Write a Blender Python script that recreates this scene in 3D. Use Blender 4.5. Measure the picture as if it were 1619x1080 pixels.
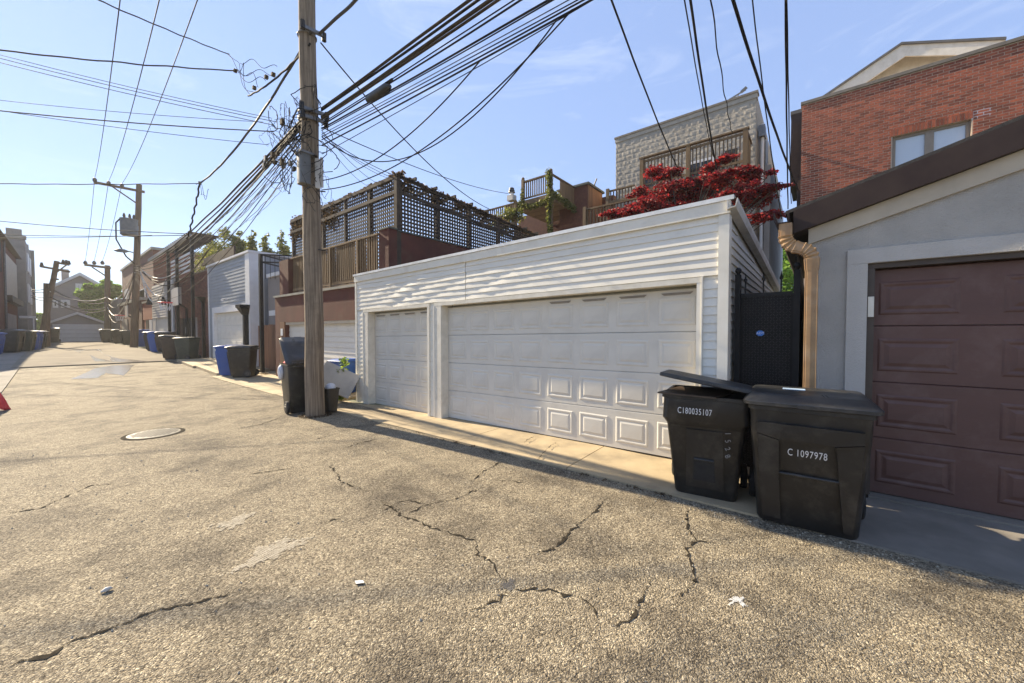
import bpy, math, random
import numpy as np
from mathutils import Vector
random.seed(7); rng = np.random.default_rng(7)
R_ = math.radians
scene = bpy.context.scene
for o in list(bpy.data.objects): bpy.data.objects.remove(o)
COL = scene.collection

# ------------------------------------------------------------------ camera
FPX, CX, CY, CAMH, HOR = 600.0, 809.5, 540.0, 1.68, 525.0     # photograph is 1619 x 1080
PITCH = math.atan((CY - HOR) / FPX); YAW = math.atan((CX - 58) / FPX)
cd = bpy.data.cameras.new('camera'); cam = bpy.data.objects.new('camera', cd); COL.objects.link(cam)
cd.sensor_width = 36; cd.lens = 36 * FPX / 1619; cd.clip_start = .05; cd.clip_end = 3000
cam.location = (0, 0, CAMH); cam.rotation_euler = (math.pi / 2 - PITCH, 0, -YAW)
scene.camera = cam
# ------------------------------------------------------------------ sky, sun, exposure
SUN_EL, SUN_AZ = R_(31.3), R_(-4.9)          # azimuth from +Y (the far end of the alley) towards +X
w = bpy.data.worlds.new('World'); scene.world = w; w.use_nodes = True
nt = w.node_tree; nt.nodes.clear()
out = nt.nodes.new('ShaderNodeOutputWorld'); bg = nt.nodes.new('ShaderNodeBackground')
sky = nt.nodes.new('ShaderNodeTexSky'); sky.sky_type = 'NISHITA'; sky.sun_disc = False
sky.sun_elevation = SUN_EL; sky.sun_rotation = SUN_AZ; sky.air_density = 1.0; sky.dust_density = .05; sky.ozone_density = 1.6
bg.inputs[1].default_value = .115
tc = nt.nodes.new('ShaderNodeTexCoord'); mp = nt.nodes.new('ShaderNodeMapping'); mp.inputs['Scale'].default_value = (1.0, 1.6, 6.5)
n1 = nt.nodes.new('ShaderNodeTexNoise'); n1.inputs['Scale'].default_value = 1.9; n1.inputs['Detail'].default_value = 8; n1.inputs['Roughness'].default_value = .62; n1.inputs['Distortion'].default_value = .9
cr = nt.nodes.new('ShaderNodeValToRGB'); cr.color_ramp.elements[0].position = .55; cr.color_ramp.elements[1].position = .86
cr.color_ramp.elements[0].color = (0, 0, 0, 1); cr.color_ramp.elements[1].color = (.5, .5, .5, 1)
mx = nt.nodes.new('ShaderNodeMixRGB'); mx.blend_type = 'MIX'; mx.inputs[2].default_value = (3.6, 3.9, 4.4, 1)
nt.links.new(tc.outputs['Generated'], mp.inputs[0]); nt.links.new(mp.outputs[0], n1.inputs[0]); nt.links.new(n1.outputs[0], cr.inputs[0])
nt.links.new(cr.outputs[0], mx.inputs[0]); veil = nt.nodes.new('ShaderNodeMixRGB'); veil.inputs[0].default_value = .74; veil.inputs[2].default_value = (1.36, 1.86, 3.2, 1)   # even blue mixed in to flatten the sky's glow
nt.links.new(sky.outputs[0], veil.inputs[1]); nt.links.new(veil.outputs[0], mx.inputs[1]); nt.links.new(mx.outputs[0], bg.inputs[0]); nt.links.new(bg.outputs[0], out.inputs[0])
sl = bpy.data.lights.new('sun', 'SUN'); so = bpy.data.objects.new('sun', sl); COL.objects.link(so)
sl.energy = 5.0; sl.angle = R_(.55); sl.color = (1, .85, .62)
sdir = Vector((math.sin(SUN_AZ) * math.cos(SUN_EL), math.cos(SUN_AZ) * math.cos(SUN_EL), math.sin(SUN_EL)))
so.rotation_euler = sdir.to_track_quat('Z', 'Y').to_euler(); so.location = (0, 20, 30)
vs = scene.view_settings; vs.view_transform = 'Standard'; vs.look = 'None'; vs.gamma = 1; vs.use_curve_mapping = False
vs.exposure = 1.36
scene.render.engine = 'CYCLES'

# ------------------------------------------------------------------ pixels of the photograph to places
_F = np.array([math.sin(YAW) * math.cos(PITCH), math.cos(YAW) * math.cos(PITCH), -math.sin(PITCH)])
_R = np.array([math.cos(YAW), -math.sin(YAW), 0.]); _U = np.cross(_R, _F); _C = np.array([0, 0, CAMH])
def ray(x, y): return _F + _R * (x - CX) / FPX - _U * (y - CY) / FPX
def PX(x, y, X0): d = ray(x, y); return _C + d * (X0 / d[0])        # on the wall plane x = X0
def PY(x, y, Y0): d = ray(x, y); return _C + d * (Y0 / d[1])
def PZ(x, y, z=0.): d = ray(x, y); return _C + d * ((z - CAMH) / d[2])
def Zg(y):                                                          # the alley rises a little towards its far end
    t = min(max((y - 13) / 22, 0), 1); return .45 * t * t * (3 - 2 * t)
def PG(x, y):
    z = 0
    for i in range(60):
        q = PZ(x, y, z); z = .5 * z + .5 * Zg(q[1])
    return q
def yx(px, X0, py=525): return PX(px, py, X0)[1]
def zx(px, py, X0): return PX(px, py, X0)[2]

# ------------------------------------------------------------------ mesh helpers
class MB:
    def __init__(s, tf=None): s.v = []; s.f = []; s.tf = tf
    def add(s, vs_, fs):
        b = len(s.v)
        s.v += [tuple(s.tf(p)) if s.tf else tuple(p) for p in vs_]
        s.f += [tuple(b + i for i in f) for f in fs]; return s
    def box(s, a, b):
        (x0, x1), (y0, y1), (z0, z1) = sorted((a[0], b[0])), sorted((a[1], b[1])), sorted((a[2], b[2]))
        return s.add([(x0,y0,z0),(x1,y0,z0),(x1,y1,z0),(x0,y1,z0),(x0,y0,z1),(x1,y0,z1),(x1,y1,z1),(x0,y1,z1)],
                     [(0,3,2,1),(4,5,6,7),(0,1,5,4),(1,2,6,5),(2,3,7,6),(3,0,4,7)])
    def hexa(s, p):      # 8 corners: bottom ring (ccw from above), top ring
        return s.add(p, [(0,3,2,1),(4,5,6,7),(0,1,5,4),(1,2,6,5),(2,3,7,6),(3,0,4,7)])
    def bar(s, a, b, w_, h_, up=(0, 0, 1)):   # rectangular bar from a to b
        a = Vector(a); b = Vector(b); d = (b - a).normalized(); u = Vector(up)
        if abs(d.dot(u)) > .95: u = Vector((1, 0, 0))
        r = d.cross(u).normalized() * (w_ / 2); u = r.cross(d).normalized() * (h_ / 2)
        return s.hexa([a - r - u, a + r - u, b + r - u, b - r - u, a - r + u, a + r + u, b + r + u, b - r + u])
    def tube(s, pts, r, n=6, cap=True):
        pts = [Vector(p) for p in pts]; N = len(pts); rs = r if hasattr(r, '__len__') else [r] * N
        vs_ = []; fs = []; pu = None
        for i, p in enumerate(pts):
            d = (pts[min(i + 1, N - 1)] - pts[max(i - 1, 0)])
            d = d.normalized() if d.length > 1e-9 else Vector((0, 0, 1))
            if pu is None:
                u = Vector((0, 0, 1)) if abs(d.z) < .9 else Vector((1, 0, 0))
            else: u = pu
            u = (u - d * u.dot(d)); u = u.normalized() if u.length > 1e-6 else d.orthogonal().normalized(); pu = u
            q = d.cross(u)
            for k in range(n):
                a = 2 * math.pi * k / n; vs_.append(p + (u * math.cos(a) + q * math.sin(a)) * rs[i])
        for i in range(N - 1):
            for k in range(n):
                fs.append((i*n+k, i*n+(k+1)%n, (i+1)*n+(k+1)%n, (i+1)*n+k))
        if cap: fs.append(tuple(range(n))[::-1]); fs.append(tuple((N-1)*n + k for k in range(n)))
        return s.add(vs_, fs)
    def cyl(s, a, b, r, n=12): return s.tube([a, b], r, n)
    def loft(s, rings, cap0=True, cap1=True):
        n = len(rings[0]); vs_ = [p for r in rings for p in r]; fs = []
        for i in range(len(rings) - 1):
            for k in range(n): fs.append((i*n+k, i*n+(k+1)%n, (i+1)*n+(k+1)%n, (i+1)*n+k))
        if cap0: fs.append(tuple(range(n))[::-1])
        if cap1: fs.append(tuple((len(rings)-1)*n + k for k in range(n)))
        return s.add(vs_, fs)
    def prism(s, poly, axis, a, b):   # poly in the two other axes, extruded along axis
        def pt(q, h):
            if axis == 'x': return (h, q[0], q[1])
            if axis == 'y': return (q[0], h, q[1])
            return (q[0], q[1], h)
        n = len(poly)
        return s.add([pt(q, a) for q in poly] + [pt(q, b) for q in poly],
                     [tuple(range(n))[::-1], tuple(range(n, 2*n))] + [(i, (i+1)%n, n+(i+1)%n, n+i) for i in range(n)])
    def mesh(s, name, smooth=None, off=(0, 0, 0), recalc=True):
        me = bpy.data.meshes.new(name)
        if any(off): vv = [(p[0]-off[0], p[1]-off[1], p[2]-off[2]) for p in s.v]
        else: vv = s.v
        me.from_pydata(vv, [], s.f); me.update()
        if recalc:
            import bmesh
            bm = bmesh.new(); bm.from_mesh(me); bmesh.ops.recalc_face_normals(bm, faces=bm.faces); bm.to_mesh(me); bm.free()
        if smooth:
            me.shade_smooth(); me.set_sharp_from_angle(angle=R_(smooth))
        return me
    def build(s, name, m, parent=None, smooth=None, recalc=True):
        off = wloc(parent) if parent else (0, 0, 0)
        return link(name, s.mesh(name, smooth, off, recalc), m, parent)
def wloc(p):
    x = Vector((0, 0, 0))
    while p: x += p.location; p = p.parent
    return tuple(x)
def link(name, me, m, parent=None):
    o = bpy.data.objects.new(name, me); COL.objects.link(o)
    if m is not None and me is not None and not len(me.materials): me.materials.append(m)
    o.parent = parent; return o
def tag(o, label, cat, group=None):
    o['label'] = label; o['category'] = cat
    if group: o['group'] = group
    return o
def thing(name, label, cat, loc=(0, 0, 0), group=None, rz=0):
    o = bpy.data.objects.new(name, None); COL.objects.link(o); o.location = loc; o.rotation_euler = (0, 0, rz)
    return tag(o, label, cat, group)
def copy_tree(o, parent=None):
    c = o.copy(); COL.objects.link(c); c.parent = parent
    for ch in list(o.children): copy_tree(ch, c)
    return c
def struct(o): o['kind'] = 'structure'; return o
def stuff(o): o['kind'] = 'stuff'; return o
def rrect(w_, d_, r, z, n=4, ox=0, oy=0):     # rounded rectangle ring, d_ along x, w_ along y
    p = []
    for cx_, cy_, a0 in ((d_/2-r, w_/2-r, 0), (-d_/2+r, w_/2-r, 90), (-d_/2+r, -w_/2+r, 180), (d_/2-r, -w_/2+r, 270)):
        for k in range(n + 1):
            a = R_(a0 + 90 * k / n); p.append((ox + cx_ + r*math.cos(a), oy + cy_ + r*math.sin(a), z))
    return p

# ------------------------------------------------------------------ materials
def newmat(name):
    m = bpy.data.materials.new(name); m.use_nodes = True; t = m.node_tree; b = t.nodes['Principled BSDF']; return m, t, b
def nd(t, typ, **kw):
    n = t.nodes.new(typ)
    for k, v in kw.items():
        if k in n.inputs: n.inputs[k].default_value = v
        else: setattr(n, k, v)
    return n
def M(name, c1, c2=None, scale=4., rough=.7, bump=0., bscale=60., metal=0., detail=5., stretch=(1, 1, 1), island=0., spec=None, dirt=None, coord='Object', lo=.35, hi=.65):
    m, t, b = newmat(name); L = t.links.new
    c2 = c2 or tuple(x * .8 for x in c1)
    tcn = nd(t, 'ShaderNodeTexCoord'); mpn = nd(t, 'ShaderNodeMapping'); mpn.inputs['Scale'].default_value = stretch
    L(tcn.outputs[coord], mpn.inputs[0])
    n = nd(t, 'ShaderNodeTexNoise', Scale=scale, Detail=detail, Roughness=.6); L(mpn.outputs[0], n.inputs[0])
    r = nd(t, 'ShaderNodeValToRGB'); r.color_ramp.elements[0].position = lo; r.color_ramp.elements[1].position = hi
    r.color_ramp.elements[0].color = (*c1, 1); r.color_ramp.elements[1].color = (*c2, 1); L(n.outputs[0], r.inputs[0])
    col = r.outputs[0]
    if dirt:            # (colour, scale, amount): blotchy stains with a shape of their own
        n2 = nd(t, 'ShaderNodeTexNoise', Scale=dirt[1], Detail=6., Roughness=.7); L(tcn.outputs[coord], n2.inputs[0])
        r2 = nd(t, 'ShaderNodeValToRGB'); r2.color_ramp.elements[0].position = .5; r2.color_ramp.elements[1].position = .72
        r2.color_ramp.elements[0].color = (0, 0, 0, 1); r2.color_ramp.elements[1].color = (dirt[2],) * 3 + (1,); L(n2.outputs[0], r2.inputs[0])
        mxn = nd(t, 'ShaderNodeMixRGB'); mxn.inputs[2].default_value = (*dirt[0], 1); L(r2.outputs[0], mxn.inputs[0]); L(col, mxn.inputs[1]); col = mxn.outputs[0]
    if island:
        g = nd(t, 'ShaderNodeNewGeometry'); oi = nd(t, 'ShaderNodeObjectInfo')
        ad = nd(t, 'ShaderNodeMath', operation='ADD'); L(g.outputs['Random Per Island'], ad.inputs[0]); L(oi.outputs['Random'], ad.inputs[1])
        fr = nd(t, 'ShaderNodeMath', operation='FRACT'); L(ad.outputs[0], fr.inputs[0])
        mr = nd(t, 'ShaderNodeMapRange'); mr.inputs[3].default_value = 1 - island; mr.inputs[4].default_value = 1 + island; L(fr.outputs[0], mr.inputs[0])
        hs = nd(t, 'ShaderNodeHueSaturation'); L(mr.outputs[0], hs.inputs['Value']); L(col, hs.inputs['Color']); col = hs.outputs[0]
    L(col, b.inputs['Base Color'])
    b.inputs['Roughness'].default_value = rough; b.inputs['Metallic'].default_value = metal
    if spec is not None: b.inputs['Specular IOR Level'].default_value = spec
    if bump:
        nb = nd(t, 'ShaderNodeTexNoise', Scale=bscale, Detail=6., Roughness=.65); L(mpn.outputs[0], nb.inputs[0])
        bp = nd(t, 'ShaderNodeBump', Strength=bump, Distance=.02); L(nb.outputs[0], bp.inputs['Height']); L(bp.outputs[0], b.inputs['Normal'])
    return m
def leafmat(name, c1, c2, c3):
    m, t, b = newmat(name); L = t.links.new
    g = nd(t, 'ShaderNodeNewGeometry'); r = nd(t, 'ShaderNodeValToRGB'); e = r.color_ramp.elements
    e[0].color = (*c1, 1); e[1].color = (*c3, 1); e.new(.55).color = (*c2, 1); L(g.outputs['Random Per Island'], r.inputs[0])
    L(r.outputs[0], b.inputs['Base Color']); b.inputs['Roughness'].default_value = .55
    tr = nd(t, 'ShaderNodeBsdfTranslucent'); L(r.outputs[0], tr.inputs[0]); ms = nd(t, 'ShaderNodeMixShader'); ms.inputs[0].default_value = .55
    L(b.outputs[0], ms.inputs[1]); L(tr.outputs[0], ms.inputs[2]); L(ms.outputs[0], t.nodes['Material Output'].inputs[0]); return m

def asphalt():
    m, t, b = newmat('chip_asphalt'); L = t.links.new
    tcn = nd(t, 'ShaderNodeTexCoord'); P = tcn.outputs['Object']
    nz = nd(t, 'ShaderNodeTexNoise', Scale=30., Detail=3.); L(P, nz.inputs[0])
    mxv = nd(t, 'ShaderNodeMixRGB'); mxv.blend_type = 'LINEAR_LIGHT'; mxv.inputs[0].default_value = .02; L(P, mxv.inputs[1]); L(nz.outputs['Color'], mxv.inputs[2])
    v1 = nd(t, 'ShaderNodeTexVoronoi', Scale=95.); L(mxv.outputs[0], v1.inputs[0])
    v2 = nd(t, 'ShaderNodeTexVoronoi', Scale=230.); L(mxv.outputs[0], v2.inputs[0])
    # stone colours by cell
    sx = nd(t, 'ShaderNodeSeparateColor'); L(v1.outputs['Color'], sx.inputs[0])
    r1 = nd(t, 'ShaderNodeValToRGB'); e = r1.color_ramp.elements
    e[0].color = (.16, .138, .105, 1); e[1].color = (.62, .555, .43, 1); e.new(.35).color = (.32, .278, .210, 1); e.new(.75).color = (.44, .385, .292, 1); L(sx.outputs[0], r1.inputs[0])
    # gaps between stones: tar
    rg = nd(t, 'ShaderNodeValToRGB'); rg.color_ramp.elements[0].position = .50; rg.color_ramp.elements[1].position = .86
    rg.color_ramp.elements[0].color = (1, 1, 1, 1); rg.color_ramp.elements[1].color = (.30, .27, .23, 1); L(v1.outputs['Distance'], rg.inputs[0])
    mu = nd(t, 'ShaderNodeMixRGB'); mu.blend_type = 'MULTIPLY'; mu.inputs[0].default_value = .85; L(r1.outputs[0], mu.inputs[1]); L(rg.outputs[0], mu.inputs[2])
    s2 = nd(t, 'ShaderNodeSeparateColor'); L(v2.outputs['Color'], s2.inputs[0]); r2_ = nd(t, 'ShaderNodeMapRange'); r2_.inputs[3].default_value = .74; r2_.inputs[4].default_value = 1.18; L(s2.outputs[0], r2_.inputs[0])
    muf = nd(t, 'ShaderNodeMixRGB'); muf.blend_type = 'MULTIPLY'; muf.inputs[0].default_value = 1.; L(mu.outputs[0], muf.inputs[1]); L(r2_.outputs[0], muf.inputs[2]); mu = muf
    # broad wear, dark oil bands and worn paths
    nb = nd(t, 'ShaderNodeTexNoise', Scale=1.05, Detail=9., Roughness=.66); L(P, nb.inputs[0])
    rb = nd(t, 'ShaderNodeValToRGB'); rb.color_ramp.elements[0].position = .34; rb.color_ramp.elements[1].position = .53
    rb.color_ramp.elements[0].color = (.43, .415, .405, 1); rb.color_ramp.elements[1].color = (1.1, 1.08, 1.02, 1); L(nb.outputs[0], rb.inputs[0])
    mu2 = nd(t, 'ShaderNodeMixRGB'); mu2.blend_type = 'MULTIPLY'; mu2.inputs[0].default_value = .9; L(mu.outputs[0], mu2.inputs[1]); L(rb.outputs[0], mu2.inputs[2])
    nc = nd(t, 'ShaderNodeTexNoise', Scale=5.5, Detail=9., Roughness=.75); L(P, nc.inputs[0])
    rc = nd(t, 'ShaderNodeValToRGB'); rc.color_ramp.elements[0].position = .30; rc.color_ramp.elements[1].position = .62
    rc.color_ramp.elements[0].color = (.60, .57, .54, 1); rc.color_ramp.elements[1].color = (1.08, 1.06, 1.02, 1); L(nc.outputs[0], rc.inputs[0])
    mu3 = nd(t, 'ShaderNodeMixRGB'); mu3.blend_type = 'MULTIPLY'; mu3.inputs[0].default_value = .8; L(mu2.outputs[0], mu3.inputs[1]); L(rc.outputs[0], mu3.inputs[2])
    L(mu3.outputs[0], b.inputs['Base Color']); b.inputs['Roughness'].default_value = .82; b.inputs['Specular IOR Level'].default_value = .25
    h1 = nd(t, 'ShaderNodeMath', operation='MULTIPLY'); h1.inputs[1].default_value = -1.; L(v1.outputs['Distance'], h1.inputs[0])
    h2 = nd(t, 'ShaderNodeMath', operation='MULTIPLY_ADD'); h2.inputs[1].default_value = .9; L(sx.outputs[1], h2.inputs[0]); L(h1.outputs[0], h2.inputs[2])
    h3 = nd(t, 'ShaderNodeMath', operation='MULTIPLY_ADD'); h3.inputs[1].default_value = -.35; L(v2.outputs['Distance'], h3.inputs[0]); L(h2.outputs[0], h3.inputs[2])
    bp = nd(t, 'ShaderNodeBump', Strength=1., Distance=.013); L(h3.outputs[0], bp.inputs['Height'])
    L(bp.outputs[0], b.inputs['Normal']); return m

MT = {}
MT['asphalt'] = asphalt()
MT['concrete'] = M('concrete', (.43, .34, .21), (.33, .26, .16), 2.2, .85, .35, 140, dirt=((.17, .14, .10), 1.1, .55))
MT['concrete_far'] = M('concrete_far', (.24, .21, .16), (.18, .155, .12), .8, .95, .3, 90, dirt=((.12, .10, .08), .5, .6), spec=.15)
MT['concrete_grey'] = M('concrete_grey', (.26, .235, .20), (.19, .172, .145), 2.4, .88, .3, 150, dirt=((.13, .12, .10), 1.3, .5), spec=.2)
MT['crack'] = M('crack', (.022, .019, .015), (.05, .042, .03), 30, .95, spec=.05)
MT['mortar_patch'] = M('mortar_patch', (.46, .41, .32), (.33, .29, .22), 14, .9, .4, 120)
MT['tar'] = M('tar', (.10, .095, .09), (.14, .13, .12), 20, .8, .3, 90)
MT['paint_splat'] = M('paint_splat', (.75, .75, .73), (.62, .62, .6), 30, .7)
MT['wet'] = M('wet', (.22, .195, .155), (.28, .25, .20), 3, .16, .1, 30, spec=.9)
MT['ground'] = M('ground', (.20, .19, .15), (.12, .14, .07), .3, .95, .3, 20)
MT['soil'] = M('soil', (.10, .075, .05), (.16, .12, .08), 12, .95, .6, 60)
MT['vinyl'] = M('vinyl', (.76, .73, .64), (.71, .675, .585), 1.4, .42, .05, 8, stretch=(1, .25, 3), dirt=((.52, .49, .42), 1.9, .35))
MT['vinyl_trim'] = M('vinyl_trim', (.76, .73, .64), (.70, .665, .57), 3, .45, dirt=((.50, .46, .38), 2.6, .4))
MT['cream'] = M('cream', (.74, .70, .60), (.64, .60, .50), 5, .6, dirt=((.42, .38, .30), 3.5, .4))
MT['door_white'] = M('door_white', (.67, .64, .56), (.61, .58, .51), 2.2, .58, .07, 120, stretch=(1, .12, 1), dirt=((.48, .45, .39), 1.7, .5))
MT['roof_edge'] = M('roof_edge', (.78, .78, .76), (.62, .61, .58), 4, .35, metal=.1)
MT['gutter_white'] = M('gutter_white', (.62, .60, .56), (.45, .43, .38), 5, .45)
MT['slot'] = M('slot', (.20, .18, .155), (.27, .24, .2), 6, .6)
MT['stucco'] = M('stucco', (.53, .50, .45), (.46, .435, .39), 3, .92, 1.0, 75, dirt=((.36, .345, .32), .9, .5))
MT['stucco_trim'] = M('stucco_trim', (.56, .53, .485), (.50, .475, .43), 3, .9, .7, 85)
MT['tan_trim'] = M('tan_trim', (.50, .43, .32), (.42, .36, .27), 4, .6)
MT['brown_door'] = M('brown_door', (.118, .056, .043), (.097, .047, .037), 3, .5, .10, 140, stretch=(1, .1, 1), dirt=((.19, .12, .10), 2.5, .5))
MT['brown_frame'] = M('brown_frame', (.055, .040, .030), (.075, .055, .04), 6, .5)
MT['brown_fascia'] = M('brown_fascia', (.040, .026, .022), (.052, .035, .028), 5, .55, .05, 40, spec=.2)
MT['shingle'] = M('shingle', (.035, .033, .032), (.06, .055, .05), 22, .95, .4, 120)
MT['downspout'] = M('downspout', (.40, .25, .12), (.30, .18, .085), 7, .42, dirt=((.45, .36, .27), 6, .4))
MT['black_metal'] = M('black_metal', (.012, .012, .013), (.02, .02, .02), 10, .5, .05, 60, spec=.25)
MT['gate_plate'] = M('gate_plate', (.010, .010, .010), (.016, .015, .015), 8, .5, spec=.18)
MT['tread'] = M('tread', (.022, .022, .022), (.032, .031, .03), 8, .38, spec=.5)
MT['sticker'] = M('sticker', (.03, .19, .62), (.03, .17, .56), 3, .4)
MT['white_print'] = M('white_print', (.78, .78, .77), (.66, .66, .65), 60, .7)
MT['grey_print'] = M('grey_print', (.34, .34, .33), (.12, .12, .12), 90, .8)
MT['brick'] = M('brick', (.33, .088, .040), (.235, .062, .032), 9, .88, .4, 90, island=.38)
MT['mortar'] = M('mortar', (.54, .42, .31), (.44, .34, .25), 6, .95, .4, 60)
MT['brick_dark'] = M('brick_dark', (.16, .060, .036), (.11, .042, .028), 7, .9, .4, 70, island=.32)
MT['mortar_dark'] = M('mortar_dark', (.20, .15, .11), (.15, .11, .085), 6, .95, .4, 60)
MT['stone'] = M('stone', (.40, .36, .295), (.34, .305, .25), 7, .92, .5, 26, island=.08)
MT['mortar_stone'] = M('mortar_stone', (.38, .335, .265), (.31, .275, .22), 6, .95, .3, 50)
MT['stone_coping'] = M('stone_coping', (.17, .145, .115), (.22, .19, .15), 5, .8)
MT['deck_wood'] = M('deck_wood', (.19, .118, .054), (.125, .077, .037), 5, .8, .3, 40, stretch=(1, 1, .15), island=.2)
MT['old_wood'] = M('old_wood', (.20, .13, .065), (.125, .085, .048), 6, .85, .35, 50, stretch=(1, 1, .15), island=.25)
MT['lattice'] = M('lattice', (.040, .028, .020), (.062, .042, .028), 6, .85, .3, 50, island=.3)
MT['red_stucco'] = M('red_stucco', (.115, .035, .024), (.080, .027, .019), 1.6, .92, .5, 60, dirt=((.15, .085, .055), 1.0, .5))
MT['coping'] = M('coping', (.34, .32, .26), (.24, .22, .18), 3, .7)
MT['green_coping'] = M('green_coping', (.085, .095, .075), (.06, .065, .055), 5, .7)
MT['cedar'] = M('cedar', (.25, .115, .05), (.17, .078, .036), 6, .75, .3, 50, stretch=(1, 1, .15), island=.25)
MT['grey_siding'] = M('grey_siding', (.30, .32, .345), (.26, .28, .30), 2, .5)
MT['pale_siding'] = M('pale_siding', (.55, .52, .48), (.48, .45, .41), 2, .55)
MT['taupe'] = M('taupe', (.27, .24, .22), (.23, .205, .19), 1.2, .8, .2, 20)
MT['house_blue'] = M('house_blue', (.30, .275, .28), (.26, .24, .245), 1.0, .8, .15, 14)
MT['grey_stone'] = M('grey_stone', (.25, .235, .215), (.19, .18, .165), 1.2, .9, .3, 12)
MT['glass'] = M('glass', (.10, .12, .14), (.08, .10, .12), 1, .06, spec=.9)
MT['shade_glass'] = M('shade_glass', (.60, .66, .72), (.56, .62, .69), 1, .12, spec=.6)
MT['dark_glass'] = M('dark_glass', (.02, .022, .025), (.03, .03, .03), 1, .1)
MT['win_frame'] = M('win_frame', (.30, .24, .18), (.25, .2, .15), 5, .5)
MT['white_frame'] = M('white_frame', (.75, .74, .72), (.68, .67, .65), 4, .5)
MT['pole_wood'] = M('pole_wood', (.34, .26, .175), (.12, .088, .06), 34, .88, 1.0, 60, stretch=(1, 1, .03), detail=9, lo=.33, hi=.66, dirt=((.09, .066, .046), 1.6, .6))
MT['pole_dark'] = M('pole_dark', (.20, .13, .075), (.10, .066, .042), 20, .9, .6, 26, stretch=(1, 1, .06))
MT['cable'] = M('cable', (.018, .017, .017), (.03, .028, .026), 12, .8, spec=.1)
MT['cable_grey'] = M('cable_grey', (.08, .076, .07), (.05, .047, .043), 12, .7, spec=.15)
MT['cable_brown'] = M('cable_brown', (.075, .055, .036), (.05, .038, .026), 12, .8, spec=.1)
MT['steel'] = M('steel', (.20, .20, .20), (.14, .14, .14), 8, .5, metal=.5)
MT['grey_can'] = M('grey_can', (.13, .135, .135), (.10, .102, .10), 5, .5)
MT['bin_black'] = M('bin_black', (.010, .010, .010), (.017, .0165, .016), 9, .40, .12, 220, dirt=((.085, .077, .064), 5.5, .5))
MT['bin_lid'] = M('bin_lid', (.022, .022, .022), (.034, .033, .031), 9, .36, .15, 260, dirt=((.12, .11, .09), 4, .5))
MT['bin_green'] = M('bin_green', (.020, .028, .020), (.030, .038, .027), 9, .5, dirt=((.09, .085, .06), 3.2, .4))
MT['bin_brown'] = M('bin_brown', (.045, .030, .020), (.06, .04, .027), 9, .5)
MT['bin_blue'] = M('bin_blue', (.018, .075, .30), (.024, .09, .33), 6, .45, dirt=((.06, .10, .22), 3.5, .4))
MT['rubber'] = M('rubber', (.012, .012, .012), (.025, .024, .022), 20, .8)
MT['iron'] = M('iron', (.24, .215, .17), (.16, .145, .115), 16, .68, spec=.35)
MT['hole'] = M('hole', (.01, .01, .01), (.015, .015, .015), 5, .9)
MT['bark'] = M('bark', (.07, .055, .045), (.11, .085, .065), 10, .9, .6, 30)
MT['bag_white'] = M('bag_white', (.72, .72, .74), (.55, .56, .60), 14, .35, .5, 30)
MT['slab_white'] = M('slab_white', (.56, .53, .47), (.47, .44, .39), 3, .6, dirt=((.26, .24, .2), 2.5, .4))
MT['red_flag'] = M('red_flag', (.75, .06, .07), (.62, .035, .05), 20, .5)
MT['maple'] = leafmat('maple', (.07, .006, .010), (.22, .010, .016), (.50, .045, .035))
MT['leaf_green'] = leafmat('leaf_green', (.08, .14, .02), (.19, .28, .04), (.36, .46, .08))
MT['leaf_bright'] = leafmat('leaf_bright', (.10, .20, .02), (.20, .36, .04), (.34, .50, .09))
MT['leaf_olive'] = leafmat('leaf_olive', (.07, .09, .02), (.15, .165, .035), (.30, .29, .07))
MT['leaf_dry'] = leafmat('leaf_dry', (.05, .035, .02), (.09, .06, .035), (.16, .11, .06))
MT['roof_grey'] = M('roof_grey', (.10, .10, .10), (.14, .14, .135), 6, .9, .3, 40)
MT['lid_paper'] = M('lid_paper', (.60, .68, .75), (.34, .52, .70), 30, .5)

# ================================================================== THE SETTING
def strip(name, xl, xr, y0, y1, dz, m, parent=None, nx=1, step=1.0, skirt=0.):
    mb = MB(); ys = list(np.arange(y0, y1, step)) + [y1]
    fl = xl if callable(xl) else (lambda y: xl); fr = xr if callable(xr) else (lambda y: xr)
    v = []; f = []
    for y in ys:
        for k in range(nx + 1):
            t = k / nx; v.append((fl(y) * (1 - t) + fr(y) * t, y, Zg(y) + dz))
    for i in range(len(ys) - 1):
        for k in range(nx): a = i * (nx + 1) + k; f.append((a, a + 1, a + nx + 2, a + nx + 1))
    if skirt:
        b = len(v); v += [(p[0], p[1], p[2] - skirt) for p in v[:]]
        n = nx + 1; N = len(ys)
        ring = [i for i in range(n)] + [i * n + nx for i in range(1, N)] + [(N - 1) * n + i for i in range(nx - 1, -1, -1)] + [i * n for i in range(N - 2, 0, -1)]
        for i in range(len(ring)): a, c = ring[i], ring[(i + 1) % len(ring)]; f.append((a, c, b + c, b + a))
    mb.add(v, f); return mb.build(name, m, parent)
gmb = MB()
gy = [-400, -60, -10] + list(range(0, 60, 2)) + [60, 120, 400, 1500]
gv = []; gf = []
for y in gy:
    for x in (-900, -30, 0, 30, 900): gv.append((x, y, Zg(y) - .03))
for i in range(len(gy) - 1):
    for k in range(4): a = i * 5 + k; gf.append((a, a + 1, a + 6, a + 5))
gmb.add(gv, gf); struct(gmb.build('ground', MT['ground']))
alley = struct(strip('alley', lambda y: -9 if y < 15 else max(-9, -.62 + .022 * (y - 17)) if y > 17 else -9 + (y - 15) * 4.19, 4.6, -14, 25.9, 0, MT['asphalt'], step=.5))
far_alley = struct(strip('concrete_alley', lambda y: -.75 + .022 * (y - 20), lambda y: 4.6 + .012 * (y - 24), 24.6, 71, .045, MT['concrete_far'], skirt=.06))
struct(strip('left_pavement', -9, lambda y: -.62 + .022 * (y - 17), 17, 70, .03, MT['concrete_grey'], skirt=.05))
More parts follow.
